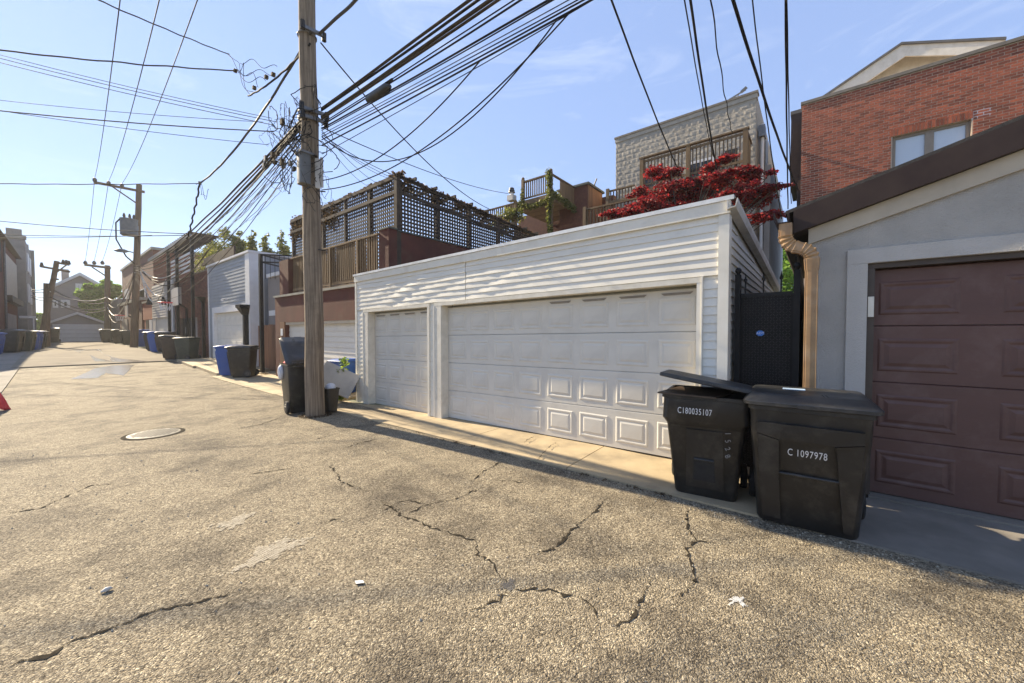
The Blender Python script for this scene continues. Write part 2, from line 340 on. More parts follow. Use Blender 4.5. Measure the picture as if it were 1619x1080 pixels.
# wet sheen on the far concrete
def sheet(name, pts, dz, m, parent, z=None):
    mb = MB(); v = []
    for p in pts: q = PG(*p) if z is None else PZ(*p, z); v.append((q[0], q[1], (Zg(q[1]) if z is None else q[2]) + dz))
    mb.add(v, [tuple(range(len(v)))]); return mb.build(name, m, parent)
def jag(pts, n=3, amp=1.2):
    out_ = []
    for i in range(len(pts)):
        a, b = pts[i], pts[(i + 1) % len(pts)]
        for k in range(n):
            t = k / n; out_.append((a[0]*(1-t)+b[0]*t + random.uniform(-amp, amp), a[1]*(1-t)+b[1]*t + random.uniform(-amp, amp) * .35))
    return out_
sheet('wet_patch', jag([(117,556),(160,553),(163,561),(190,569),(235,573),(190,574),(150,573),(142,563)], 3, 1.5), .049, MT['wet'], far_alley)
sheet('wet_patch', jag([(111,600),(150,583),(175,578),(212,577),(206,583),(197,594),(168,590),(155,597)], 3, 1.5), .005, MT['wet'], alley)
# cracks: ragged dark seams
def crack(pts, wd=.008, parent=alley, z=None, dz=.004):
    P = []
    for i in range(len(pts) - 1):
        a = PZ(*pts[i], 0 if z is None else z); b = PZ(*pts[i + 1], 0 if z is None else z)
        n = max(2, int(np.linalg.norm(b - a) / .028))
        for k in range(n):
            t = k / n; P.append(a * (1 - t) + b * t + np.array([random.gauss(0, .010), random.gauss(0, .010), 0]))
    P.append(PZ(*pts[-1], 0 if z is None else z)); N = len(P)
    v = []; f = []
    for i, p in enumerate(P):
        d = P[min(i + 1, N - 1)] - P[max(i - 1, 0)]; d /= (np.linalg.norm(d) + 1e-9); s = np.array([-d[1], d[0], 0])
        e = min(1, 6 * i / N + .1, 6 * (N - 1 - i) / N + .1); wv = 1.35 * wd * e * random.choice([.1, .2, .35, .5, .7, 1.1, 1.5])
        zz = (z or 0) + dz
        v.append((p[0] + s[0]*wv, p[1] + s[1]*wv, zz)); v.append((p[0] - s[0]*wv, p[1] - s[1]*wv, zz))
    for i in range(N - 1): f.append((2*i, 2*i+1, 2*i+3, 2*i+2))
    mb = MB(); mb.add(v, f); return mb.build('crack', MT['crack'], parent)
c3 = lambda l: [(600 + a / 2.455, 640 + b / 2.455) for a, b in l]
c2 = lambda l: [(a / 2.077, 560 + b / 2.077) for a, b in l]
c8 = lambda l: [(1040 + a / 4.155, 700 + b / 4.155) for a, b in l]
crack(c3([(880,368),(820,430),(745,485),(700,545),(600,582)]), .009)
crack(c8([(190,430),(196,560),(245,650),(190,700),(220,800),(252,890),(200,960),(118,1055)]), .010)
crack(c8([(250,650),(330,655),(400,662)]), .005)
crack(c3([(0,370),(90,430),(240,490),(370,530),(380,580),(440,620),(470,670),(495,700)]), .007)
crack(c3([(520,720),(600,722),(690,722),(720,742),(770,738)]), .010)
crack(c3([(490,738),(430,775),(350,803)]), .007)
crack(c3([(1070,660),(1030,740),(980,830),(915,862)]), .007)
crack(c3([(485,215),(400,262),(350,305)]), .008)
crack(c3([(400,322),(300,366),(190,388),(90,430)]), .006)
crack(c3([(430,290),(520,298),(590,305)]), .006)
crack(c2([(775,780),(640,820),(520,842),(400,888),(240,942),(150,992),(60,1012),(0,1052)]), .009)
crack(c2([(1085,365),(1120,420),(1190,445)]), .007); crack(c2([(1240,278),(1190,290),(1125,312)]), .007)
crack(c2([(820,395),(920,380),(1010,368)]), .007); crack(c2([(1000,292),(1100,262)]), .006)
crack(c2([(0,525),(130,508),(210,470),(300,432),(380,425)]), .007); crack(c2([(760,250),(860,230),(930,205)]), .007)
crack(c2([(1060,555),(1140,530)]), .006); crack(c2([(860,75),(600,78),(300,82)]), .006)
crack(c3([(205,395),(110,370),(60,385),(0,425)]), .006); crack(c3([(780,745),(840,800),(850,840)]), .004)
def crumbs(name, cx_, cy_, rx, ry, rot, m, cell=.016, dens=1.0, seed=1):
    """worn patch: a crust broken into crumbs that thin out towards its ragged edge"""
    c = PZ(cx_, cy_); rr = random.Random(seed); mb = MB(); ca, sa = math.cos(rot), math.sin(rot); k1, k2, k3 = rr.uniform(0, 6), rr.uniform(0, 6), rr.uniform(0, 6)
    n_ = int(max(rx, ry) * 1.5 / cell)
    for i in range(-n_, n_):
        for j in range(-n_, n_):
            u, v_ = i * cell, j * cell; th = math.atan2(v_ / ry, u / rx); e = math.hypot(u / rx, v_ / ry) / (1 + .22 * math.sin(3 * th + k1) + .16 * math.sin(5 * th + k2) + .10 * math.sin(9 * th + k3))
            e += .22 * math.sin(u * 61 + k1) * math.sin(v_ * 53 + k2)
            if rr.random() < dens * max(0, min(1, (1.02 - e) * 3.2)):
                x = c[0] + ca * u - sa * v_; y = c[1] + sa * u + ca * v_; h = cell * rr.uniform(.42, .62); o_ = rr.uniform(0, 1.5); zz = .0042 + rr.uniform(0, .0012)
                mb.add([(x + h * math.cos(o_ + q * 1.2566) * rr.uniform(.8, 1.2), y + h * math.sin(o_ + q * 1.2566) * rr.uniform(.8, 1.2), zz) for q in range(5)], [(0, 1, 2, 3, 4)])
    return stuff(mb.build(name, m, alley, recalc=False))
crumbs('mortar_patch', 371, 825, .17, .10, .4, MT['mortar_patch'], .014, 1, 3); crumbs('mortar_patch', 432, 871, .24, .13, .15, MT['mortar_patch'], .014, 1, 5)
crumbs('tar_spot', 803, 926, .055, .045, .2, MT['tar'], .008, 1.4, 7); crumbs('paint_splat', 1164, 949, .060, .022, -.5, MT['paint_splat'], .006, 1.2, 9); crumbs('paint_splat', 1173, 955, .03, .02, .8, MT['paint_splat'], .006, 1.0, 4)
tag(sheet('paper_scrap', [(561,921),(574,920),(576,924),(563,926)], .012, MT['paint_splat'], None, 0), 'small white paper scrap lying on the asphalt', 'litter')
fe = MB(); q0 = PZ(159, 939); q1 = PZ(179, 932)
fe.tube([q0 + np.array([0,0,.012]), (q0*.6+q1*.4) + np.array([0,0,.016]), (q0*.25+q1*.75) + np.array([0,0,.015]), q1 + np.array([0,0,.01])], [.006, .016, .014, .002], 6)
tag(fe.build('fallen_leaf', MT['slab_white'], None, 60), 'small grey curled leaf on the asphalt, left foreground', 'litter')

# aprons in front of the garages
def quad_slab(name, pts, th, m, parent=None):
    b = [(p[0], p[1], p[2] - th) for p in pts]; mb = MB(); mb.hexa(b + list(pts)); return mb.build(name, m, parent)
shz = lambda y: .0155 * (4.83 - y)
apron = struct(bpy.data.objects.new('garage_apron', None)); COL.objects.link(apron); apron.location = (4.4, 4, 0)
ay = [-.09, 2.35, 4.25, 5.75, 7.3, 9.15]
for i in range(5):
    a, b = ay[i] + .006, ay[i + 1] - .006; e = lambda y: 4.05 - .019 * y * (1 if y < 9 else 1)
    quad_slab('slab', [(e(a), a, .02), (5.4, a, shz(a) + .002), (5.4, b, shz(b) + .002), (e(b), b, .02)], .15, MT['concrete'], apron)
def zcr(l, parent):
    return crack(l, .006, parent, .036, .012)
zcr(c3([(690,145),(645,178),(605,225)]), apron); zcr(c3([(600,125),(555,150)]), apron)
ap2 = struct(bpy.data.objects.new('stucco_garage_apron', None)); COL.objects.link(ap2); ap2.location = (4.6, -2, 0)
quad_slab('slab', [(4.05, -3.2, .015), (5.13, -3.2, .03), (5.13, -.115, .03), (4.05, -.115, .015)], .15, MT['concrete_grey'], ap2)
quad_slab('slab', [(4.05, -8, .015), (5.13, -8, .03), (5.13, -3.212, .03), (4.05, -3.212, .015)], .15, MT['concrete_grey'], ap2)
quad_slab('sill', [(5.14, -6, .05), (5.45, -6, .05), (5.45, -.44, .05), (5.14, -.44, .05)], .15, MT['concrete_grey'], ap2)
quad_slab('slab', [(5.14, -.10, .03), (12, -.10, .05), (12, .77, .05), (5.41, .77, .03)], .15, MT['concrete_grey'], ap2)
ap3 = struct(bpy.data.objects.new('red_garage_apron', None)); COL.objects.link(ap3); ap3.location = (4.6, 12, 0)
ay = [9.17, 11.2, 13.3, 15.4, 17.2]
for i in range(4):
    a, b = ay[i] + .008, ay[i + 1] - .008
    quad_slab('slab', [(3.92, a, Zg(a) + .02), (6.2, a, Zg(a) + .05), (6.2, b, Zg(b) + .05), (3.95, b, Zg(b) + .02)], .15, MT['concrete'], ap3)
ap4 = struct(bpy.data.objects.new('far_garage_apron', None)); COL.objects.link(ap4); ap4.location = (4.9, 20, 0)
for a, b in ((17.4, 20.8), (20.82, 24.4)):
    quad_slab('slab', [(4.15, a, Zg(a) + .10), (6.2, a, Zg(a) + .12), (6.2, b, Zg(b) + .12), (4.25, b, Zg(b) + .10)], .25, MT['concrete'], ap4)

# ================================================================== WHITE GARAGE
def tfG(p): return (p[0], p[1], p[2] + .0155 * (4.83 - p[1]))
GX = 4.9; gYR, gYL, gTOP = .78, 8.80, 3.11
wg = thing('white_garage', 'long white vinyl sided garage with two white panel doors behind the black carts', 'garage', (4.9, 4.83, 0))
def gm(): return MB(tfG)
D1 = (1.10, 5.645); D2 = (6.06, 8.24); DH = 2.2
core = gm()
core.prism([(GX + .30, 0), (11.5, 0), (11.5, gTOP - .055 * 6.6 - .07), (GX + .30, gTOP - .07)], 'y', gYR + .03, gYL - .03)
for a, b in ((gYR + .03, D1[0] - .02), (D1[1] + .02, D2[0] - .02), (D2[1] + .02, gYL - .03)): core.box((GX + .012, a, 0), (GX + .299, b, DH + .03))
core.box((GX + .012, gYR + .03, DH + .031), (GX + .299, gYL - .03, gTOP - .06))
core.build('wall', MT['vinyl_trim'], wg)
# siding boards: each a slanted strip; dented and wavy on the left part
def dent(y, z):
    a = math.exp(-((y - 6.9) / 1.1) ** 2) + .5 * math.exp(-((y - 4.4) / 1.0) ** 2)
    a *= .5 + .5 * min(1, max(0, (z - 2.0) / .4))
    return .65 * a * (.011 * math.sin(y * 6.1 + z * 21) + .009 * math.sin(y * 10.7 - z * 33 + 1) + .004 * math.sin(y * 23 + z * 50))
def siding_row(y0, y1, z0, h=.1, x=GX, parent=wg, wavy=True, name='siding_board', m=None, out_=.015):
    n = max(2, int((y1 - y0) / .09)); v = []; f = []
    dz = random.uniform(-.003, .003) if y1 - y0 > 2 else 0
    for i in range(n + 1):
        y = y0 + (y1 - y0) * i / n; d = dent(y, z0) if wavy else 0; d2 = dent(y, z0 + .07) if wavy else 0
        zz = z0 + dz + (.006 * math.sin(y * 3.1 + z0 * 9) * (1 if 5.2 < y < 8.4 else .25) if wavy else 0)
        v += [(x + .006, y, zz), (x - out_ - d, y, zz), (x - out_ * .95 - d, y, zz + .008), (x - out_ * .55 - d2 * .7, y, zz + h * .55), (x - .002 - d2 * .15, y, zz + h + .004), (x + .006, y, zz + h + .004)]
    for i in range(n):
        for k in range(6): f.append((i*6+k, i*6+(k+1)%6, (i+1)*6+(k+1)%6, (i+1)*6+k))
    f.append((0,1,2,3,4,5)); f.append(tuple(n*6+k for k in (5,4,3,2,1,0)))
    mb = gm(); mb.add(v, f); return mb.build(name, m or MT['vinyl'], parent, 35)
z = DH + .075
while z < gTOP - .17:
    siding_row(gYR + .10, 4.98 + random.uniform(-.02, .02), z); siding_row(4.995, gYL - .06, z - .004); z += .1
z = .02
while z < DH + .02:
    siding_row(gYR + .10, D1[0] - .062, z, wavy=False); siding_row(D1[1] + .20, D2[0] - .05, z, wavy=False); siding_row(D2[1] + .20, gYL - .06, z, wavy=False); z += .1
gm().box((GX - .028, gYR - .01, .0), (GX + .14, gYR + .098, gTOP - .16)).build('corner_post', MT['vinyl_trim'], wg)
gm().box((GX - .024, gYL - .058, .0), (GX + .14, gYL + .01, gTOP - .13)).build('corner_post', MT['vinyl_trim'], wg)
gm().box((GX - .045, gYR - .02, gTOP - .158), (GX + .02, 4.2, gTOP - .02)).build('fascia_board', MT['vinyl_trim'], wg)
gm().box((GX - .043, 4.203, gTOP - .155), (GX + .02, gYL + .015, gTOP - .022)).build('fascia_board', MT['vinyl_trim'], wg)
# sloping flat roof with a bright metal edge
rs = lambda x: gTOP - .055 * (x - GX)
rf = gm(); rf.hexa([(GX - .04, gYR - .0, gTOP - .019), (11.6, gYR - .0, rs(11.6) - .05), (11.6, gYL + .02, rs(11.6) - .05), (GX - .04, gYL + .02, gTOP - .019),
                    (GX - .04, gYR - .0, gTOP + .015), (11.6, gYR - .0, rs(11.6)), (11.6, gYL + .02, rs(11.6)), (GX - .04, gYL + .02, gTOP + .015)])
roof = rf.build('roof', MT['roof_grey'], wg)
gm().box((GX - .062, gYR - .055, gTOP - .018), (GX - .042, gYL + .03, gTOP + .022)).build('roof_edge', MT['roof_edge'], roof)
gm().box((GX - .062, gYR - .055, gTOP + .0225), (GX + .06, gYL + .03, gTOP + .030)).build('roof_edge', MT['roof_edge'], roof)
# side wall boards facing the gap, following the falling roof
z = .05
while z < 3.0:
    xe = min(11.45, GX + (gTOP - .12 - z - .1) / .055)
    if xe > GX + .3:
        v = []
        for x in (GX + .142, xe): v += [(x, gYR + .036, z), (x, gYR + .012, z), (x, gYR + .014, z + .01), (x, gYR + .030, z + .108), (x, gYR + .036, z + .108)]
        mb = gm(); mb.add(v, [(0,1,2,3,4), (9,8,7,6,5)] + [(k, (k+1)%5, 5+(k+1)%5, 5+k) for k in range(5)]); mb.build('side_board', MT['vinyl'], wg)
    z += .1
gut = gm(); gp = [(-.0, 0), (-.085, .015), (-.105, .07), (-.105, .105), (-.097, .105), (-.08, .025), (-.01, .012), (-.01, .105), (0, .105)]
for x in (GX - .09, 11.5): gut.v += [tfG((x, gYR + .008 + a, rs(x) - .135 + b)) for a, b in gp]
n = len(gp); gut.f += [(i, (i+1)%n, n+(i+1)%n, n+i) for i in range(n)] + [tuple(range(n))[::-1], tuple(range(n, 2*n))]
gut.build('gutter', MT['gutter_white'], wg)

def raised_panel(mbname, w_, h_, k=1.0):
    def ringp(ins, o): return [(-o, -w_/2 + ins, -h_/2 + ins), (-o, w_/2 - ins, -h_/2 + ins), (-o, w_/2 - ins, h_/2 - ins), (-o, -w_/2 + ins, h_/2 - ins)]
    mb = MB(); mb.loft([ringp(0, -.002), ringp(.002, .0005), ringp(.016*k, .0075), ringp(.030*k, .0075), ringp(.048*k, .0012), ringp(.056*k, .0012), ringp(.085*k, .0095)], True, True)
    return mb.mesh(mbname)
def panel_door(parent, y0, y1, z0, z1, cols, rows, x, m, pw, ph, slots=(), shear=True, first=None, pitch=None):
    """sectional door: a slab of sections, each raised panel a piece of its own"""
    sh = (z1 - z0) / rows; mb = MB(tfG if shear else None)
    for r in range(rows):
        a, b = z0 + r * sh + (.004 if r else 0), z0 + (r + 1) * sh
        mb.prism([(x + .05, a), (x, a), (x, b - .012), (x + .012, b), (x + .05, b)], 'y', y0, y1)
    d = mb.build('garage_door', m, parent); base = wloc(d)
    pm = raised_panel('panel', pw, ph); ss = .1 * pw
    pitch = pitch or (y1 - y0) / cols; first = first if first is not None else y0 + pitch / 2
    for r in range(rows):
        for c in range(cols):
            p = (x, first + c * pitch, z0 + (r + .5) * sh - .01)
            if shear: p = tfG(p)
            o = link('panel', pm, m, d); o.location = [p[i] - base[i] for i in range(3)]
    for c in slots:
        yc = first + c * pitch; zc = z1 - .075; mb = MB(tfG if shear else None)
        mb.prism([(yc - pw*.42, zc + .03), (yc + pw*.42, zc + .03), (yc + pw*.34, zc), (yc - pw*.34, zc)], 'x', x - .012, x + .002); mb.build('vent_slot', MT['slot'], d)
    return d
dx = GX + .16
panel_door(wg, D1[0] - .012, D1[1] + .012, .012, DH - .03, 8, 4, dx, MT['door_white'], .46, .36, slots=(0, 1, 2, 3))
panel_door(wg, D2[0] - .012, D2[1] + .012, .012, DH - .03, 4, 4, dx, MT['door_white'], .44, .36, slots=(0, 1, 2, 3))
for (a, b), wl in ((D1, .195), (D2, .195)):
    gm().box((GX - .03, b, 0), (GX + .155, b + wl, DH)).build('door_jamb', MT['cream'], wg)           # broad left jamb
    gm().box((GX - .03, a - .05, 0), (GX + .155, a, DH)).build('door_jamb', MT['vinyl_trim'], wg)
    gm().box((GX - .032, a - .052, DH + .001), (GX + .155, b + wl + .004, DH + .065)).build('door_header', MT['cream'], wg)
    gm().box((GX - .037, b + wl - .002, 0), (GX - .0305, b + wl + .02, DH)).build('door_trim', MT['vinyl_trim'], wg)
gm().box((GX - .04, D1[0] - .066, 0), (GX + .0, D1[0] - .0525, DH + .075)).build('door_trim', MT['vinyl_trim'], wg)
gm().box((GX - .04, D2[0] - .0525, 0), (GX + .12, D2[0] - .0705, DH + .05)).build('door_trim', MT['vinyl_trim'], wg)

# ================================================================== GREY STUCCO GARAGE (right)
SX = 5.17; sL = .07
sgar = thing('stucco_garage', 'grey stucco garage with brown panel door and dark brown rake, right of the carts', 'garage', (5.17, -2.5, 0))
dT, dL, dR = 2.36, -.40, -5.3
apex = -2.75
def rakez(y, zz): return zz + (.302) * (.19 - y) if y > apex else zz + .302 * (.19 - apex) - .302 * (apex - y)
wb = MB()
wb.prism([(sL, 0), (dL, 0), (dL, dT), (dL, rakez(dL, 2.74)), (sL, rakez(sL, 2.74))], 'x', SX, SX + .25)
wb.prism([(dR, 0), (-5.9, 0), (-5.9, rakez(-5.9, 2.74)), (dR, rakez(dR, 2.74))], 'x', SX, SX + .25)
wb.prism([(dL - .001, dT), (dR + .001, dT), (dR + .001, rakez(dR, 2.74)), (apex, rakez(apex, 2.74)), (dL - .001, rakez(dL, 2.74))], 'x', SX, SX + .25)
wb.box((SX + .26, -5.9, 0), (11.4, sL, 2.45)); wb.build('wall', MT['stucco'], sgar)
# raised surround
s_ = .155
MB().box((SX - .03, dL + .002, .0), (SX - .0005, dL + s_, dT)).build('door_surround', MT['stucco_trim'], sgar)
MB().box((SX - .03, dR - s_, dT + .002), (SX - .0005, dL + s_, dT + .145)).build('door_surround', MT['stucco_trim'], sgar)
MB().box((SX + .02, dL - .055, 0), (SX + .24, dL - .001, dT - .052)).build('door_frame', MT['brown_frame'], sgar)
MB().box((SX + .02, dR + .001, dT - .05), (SX + .24, dL - .001, dT - .001)).build('door_frame', MT['brown_frame'], sgar)
panel_door(sgar, dR + .003, dL - .057, .06, dT - .055, 6, 4, SX + .11, MT['brown_door'], .545, .33, shear=False, first=-.765 - 5 * .79, pitch=.79)
hd = MB(); hd.box((SX - .012, dL - .05, 1.83), (SX + .018, dL - .006, 2.03)); hd.build('keypad', MT['cream'], sgar)
# tan trim under the rake, rake board, shingles
def rake_board(x0, x1, za, zb, y0=.20):
    mb = MB(); mb.prism([(y0, rakez(y0, za)), (apex, rakez(apex, za)), (-6.0, rakez(-6.0, za)), (-6.0, rakez(-6.0, zb)), (apex, rakez(apex, zb)), (y0, rakez(y0, zb))], 'x', x0, x1); return mb
rake_board(SX - .035, SX - .0008, 2.575, 2.735, sL + .001).build('rake_trim', MT['tan_trim'], sgar)
sroof = rake_board(5.085, 11.5, 2.976, 3.012, .27).build('roof', MT['shingle'], sgar)
rake_board(5.065, 5.115, 2.736, 2.975).build('rake_board', MT['brown_fascia'], sroof)
rake_board(5.117, SX + .2, 2.741, 2.77).build('soffit', MT['brown_fascia'], sroof)
g = MB(); gp = [(0, 0), (.10, .0), (.13, .06), (.13, .12), (.12, .12), (.118, .065), (.095, .012), (.01, .012), (.01, .12), (0, .12)]
for x in (4.86, 11.4): g.v += [(x, .232 + a, 2.81 + b) for a, b in gp]
n = len(gp); g.f += [(i, (i+1)%n, n+(i+1)%n, n+i) for i in range(n)] + [tuple(range(n))[::-1], tuple(range(n, 2*n))]
g.build('gutter', MT['brown_fascia'], sgar)
# corrugated downspout with two ribbed elbows
dsp = MB(); pts = []
yA, yB, xA, xB = .258, .012, 4.915, 4.925
def spout_ring(c, d, rib):
    d = Vector(d).normalized(); side = Vector((1, 0, 0)); s2 = d.cross(side).normalized(); side = s2.cross(d)
    p = []; w2, t2 = .058 * rib, .047 * rib; N = 28
    for k in range(N):
        a = 2 * math.pi * k / N; ca, sa = math.cos(a), math.sin(a)
        e = .30; u = abs(ca) ** e * (1 if ca > 0 else -1) * w2; v_ = abs(sa) ** e * (1 if sa > 0 else -1) * t2
        fl = 1 - (.13 if (k // 2) % 2 else 0); p.append(tuple(Vector(c) + s2 * u * fl + side * v_ * fl))
    return p
path = [((xA, yA, 2.81), 1.0), ((xA, yA, 2.68), 1.0)]
N = 8
for i in range(N + 1):                       # first elbow bends from down towards the wall
    a = R_(68) * i / N; r = .13; path.append(((xA + (xB - xA) * .5 * (1 - math.cos(a)), yA - r * (1 - math.cos(a)), 2.68 - r * math.sin(a)), (.93 if i % 2 else 1.16)))
e1 = Vector(path[-1][0]); dirm = Vector((.0, -math.sin(R_(68)), -math.cos(R_(68)))).normalized()
yend = .085 + yB - .02
for i in range(1, 3): path.append((tuple(e1 + dirm * .035 * i), 1.0))
e2 = Vector(path[-1][0])
for i in range(N + 1):
    a = R_(68) * (1 - i / N); r = .12
    yy = e2.y - (math.sin(R_(68)) - math.sin(a)) * 0 - r * (math.cos(a) - math.cos(R_(68))); zz = e2.z - r * (math.sin(R_(68)) - math.sin(a))
    path.append(((e2.x + (xB - e2.x) * i / N, yy, zz), (.93 if i % 2 else 1.16)))
e3 = path[-1][0]; path += [((e3[0], e3[1], e3[2] - .12), 1.0), ((e3[0], e3[1], e3[2] - .1201), .94), ((e3[0], e3[1], .9), .94), ((e3[0], e3[1], .4), .94), ((e3[0] - .02, e3[1], .16), .94), ((e3[0] - .06, e3[1], .10), .94)]
rings = []
for i, (c, rb) in enumerate(path):
    a = Vector(path[max(i - 1, 0)][0]); b = Vector(path[min(i + 1, len(path) - 1)][0]); d = b - a
    rings.append(spout_ring(c, d, rb))
dsp.loft(rings); dsp.build('downspout', MT['downspout'], sgar)
for z in (.7, 1.9): MB().box((4.96, e3[1] - .02, z), (SX - .001, e3[1] + .02, z + .03)).build('spout_strap', MT['downspout'], sgar)
print('spout', e3)

# ================================================================== BLACK GATE
GT = 2.12
gate = thing('black_gate', 'black metal gate of tread plate between the white and stucco garages', 'gate', (5.3, .46, 0))
MB().box((5.30, .19, .04), (5.315, .71, GT)).build('plate', MT['gate_plate'], gate)
tr = MB()
for i in range(16):
    for j in range(64):
        y = .225 + i * .0295; z = .14 + j * .031; s1 = 1 if (i + j) % 2 else -1
        a = .010; tr.add([(5.2995, y - a, z - a * s1 - .003), (5.2995, y - a, z - a * s1 + .003), (5.2995, y + a, z + a * s1 + .003), (5.2995, y + a, z + a * s1 - .003), (5.2965, y, z - .002), (5.2965, y, z + .002)],
                           [(0,1,5,4), (2,3,4,5), (1,2,5), (3,0,4)])
stuff(tr.build('tread', MT['tread'], gate))
for y in (.735, .165):
    MB().box((5.27, y - .03, .03), (5.33, y + .03, GT + .25)).build('post', MT['black_metal'], gate)
    MB().tube([(5.3, y, GT + .25), (5.3, y, GT + .262), (5.3, y, GT + .275), (5.3, y, GT + .295), (5.3, y, GT + .315), (5.3, y, GT + .33), (5.3, y, GT + .336)], [.02, .018, .030, .036, .030, .018, .004], 12).build('finial', MT['black_metal'], gate, 60)
for z in (.11, GT - .001): MB().box((5.285, .20, z - .025), (5.2955, .70, z + .02)).build('rail', MT['black_metal'], gate)
for y in (.66, .48, .31):
    MB().tube([(5.308, y, GT - .03), (5.308, y, GT + .16), (5.308, y, GT + .165), (5.308, y, GT + .19), (5.308, y, GT + .20), (5.308, y, GT + .26)], [.008, .008, .018, .018, .010, .001], 8).build('spike', MT['black_metal'], gate)
q = PX(1202, 527, 5.297); st = MB(); st.loft([[(xx, q[1] + .042 * rr * math.cos(2*math.pi*k/8 + .39), q[2] + .034 * rr * math.sin(2*math.pi*k/8 + .39)) for k in range(8)] for xx, rr in ((5.2962, 1), (5.2935, 1), (5.2930, .93))])
stk = st.build('sticker', MT['sticker'], gate)
def text_mesh(s, size, ext=.0006):
    cu = bpy.data.curves.new('t', 'FONT'); cu.body = s; cu.size = size; cu.extrude = ext; cu.align_x = 'CENTER'; cu.align_y = 'CENTER'; cu.resolution_u = 3; cu.space_character = 1.12
    o = bpy.data.objects.new('t', cu); COL.objects.link(o); bpy.context.view_layer.update()
    me = bpy.data.meshes.new_from_object(o.evaluated_get(bpy.context.evaluated_depsgraph_get())); bpy.data.objects.remove(o); me.materials.clear(); return me
tm = text_mesh('ADT', .036); to = link('lettering', tm, MT['white_print'], stk)
to.rotation_euler = (R_(90), 0, R_(-90)); bl = wloc(stk); to.location = (5.2922 - bl[0], q[1] - bl[1], q[2] - bl[2])
# iron fence seen behind the gate and utility things in the gap
gf_ = thing('side_fence', 'dark metal fence running back along the gap behind the gate', 'fence', (7, .3, 0))
for x in np.arange(5.9, 10.5, .14): MB().box((x, .19, .05), (x + .1, .21, 2.62)).build('picket', MT['black_metal'], gf_)

# ================================================================== walls laid of single bricks / blocks
def lay(parent, X0, y0, y1, z0, z1, L, H, m, name='brick', joint=.011, proud=.008, holes=(), depth=.03, vis=None, limit=290, variants=None, size=None, axis='x'):
    """courses of bricks proud of a mortar bed; the largest in the picture are objects, the rest one joined piece"""
    items = []; k = 0; z = z0
    while z + H * .9 < z1:
        y = y0 - (L / 2 if k % 2 else 0)
        while y < y1 - .02:
            a, b = max(y, y0), min(y + L, y1)
            segs = [(a, b)]
            for h in holes:
                if h[2] < z + H / 2 < h[3]: segs = [q_ for (a_, b_) in segs for q_ in ((a_, min(b_, h[0])), (max(a_, h[1]), b_)) if q_[1] - q_[0] > .03]
            for (a_, b_) in segs:
                if b_ - a_ > .03: items.append((a_, b_, z))
            y += L
        z += H; k += 1
    def key(t):
        c = (X0, (t[0] + t[1]) / 2, t[2]) if axis == 'x' else ((t[0] + t[1]) / 2, X0, t[2])
        return (0 if (vis is None or vis(c)) else 1, (c[0] ** 2 + c[1] ** 2 + (c[2] - CAMH) ** 2))
    items.sort(key=key); rest = MB(); off = wloc(parent); cache = {}
    def geo(w_, rnd):
        mb = MB(); h2 = H / 2 - joint / 2; w2 = w_ / 2 - joint / 2
        if variants:
            ny, nz = 5, 3; v = []; f = []
            for j in range(nz + 1):
                for i in range(ny + 1):
                    e = 0 if (i in (0, ny) or j in (0, nz)) else 1
                    v.append((-(rnd.uniform(.003, .017) if e else rnd.uniform(.0, .007)), -w2 + 2 * w2 * i / ny, -h2 + 2 * h2 * j / nz))
            for j in range(nz):
                for i in range(ny): a = j * (ny + 1) + i; f.append((a, a + 1, a + ny + 2, a + ny + 1))
            mb.add(v, f)
            mb.add([(0, -w2, -h2), (0, w2, -h2), (0, w2, h2), (0, -w2, h2), (depth, -w2, -h2), (depth, w2, -h2), (depth, w2, h2), (depth, -w2, h2)], [(0,1,5,4),(1,2,6,5),(2,3,7,6),(3,0,4,7)])
        else: mb.box((-proud, -w2, -h2), (depth, w2, h2))
        return mb
    for i, (a, b, z) in enumerate(items):
        wk = round(b - a, 3); c = ((a + b) / 2, z + H / 2)
        if i < limit:
            kk = (wk, random.randrange(variants) if variants else 0)
            if kk not in cache:
                me = geo(wk, random).mesh(name, recalc=False); me.materials.append(m); cache[kk] = me
            o = link(name, cache[kk], m, parent)
            if axis == 'x': o.location = (X0 - off[0], c[0] - off[1], c[1] - off[2])
            else: o.location = (c[0] - off[0], X0 - off[1], c[1] - off[2]); o.rotation_euler = (0, 0, R_(90))
        else:
            g_ = geo(wk, random)
            if axis == 'x': rest.add([(X0 + p[0], c[0] + p[1], c[1] + p[2]) for p in g_.v], g_.f)
            else: rest.add([(c[0] - p[1], X0 + p[0], c[1] + p[2]) for p in g_.v], g_.f)
    if rest.v: stuff(rest.build(name, m, parent, recalc=False))

# ------------------------------------------------------------------ BRICK HOUSE behind the stucco garage
HX = 16.0; hL = .457
bh = thing('brick_house', 'red brick house with a wide two pane window above the stucco garage roof', 'house', (HX, -3, 0))
wy0, wy1, wz0, wz1 = yx(1536, HX, 200), yx(1411, HX, 220), 6.15, zx(1412, 216, HX)
MB().box((HX + .0, wy1, 0), (HX + 9, hL - .004, 9.2)).box((HX, -9, 0), (HX + 9, wy0, 9.2)).box((HX, wy0, wz1), (HX + 9, wy1, 9.2)).box((HX, wy0, 0), (HX + 9, wy1, wz0)).box((HX + .3, wy0, wz0), (HX + 9, wy1, wz1)).build('wall', MT['mortar'], bh)
def bvis(c):
    t = 5.08 / c[0]; return CAMH + (c[2] - CAMH) * t > 3.0 + .302 * (.2 - c[1] * t)
lay(bh, HX, -5.6, hL, 5.4, 9.2, .215, .0755, MT['brick'], joint=.014, proud=.004, holes=[(wy0 - .02, wy1 + .02, wz0, wz1 + .20)], vis=bvis)
y = wy0 - .02
while y < wy1:
    MB().box((HX - .01, y, wz1 + .004), (HX + .03, y + .066, wz1 + .197)).build('soldier_brick', MT['brick'], bh); y += .0765
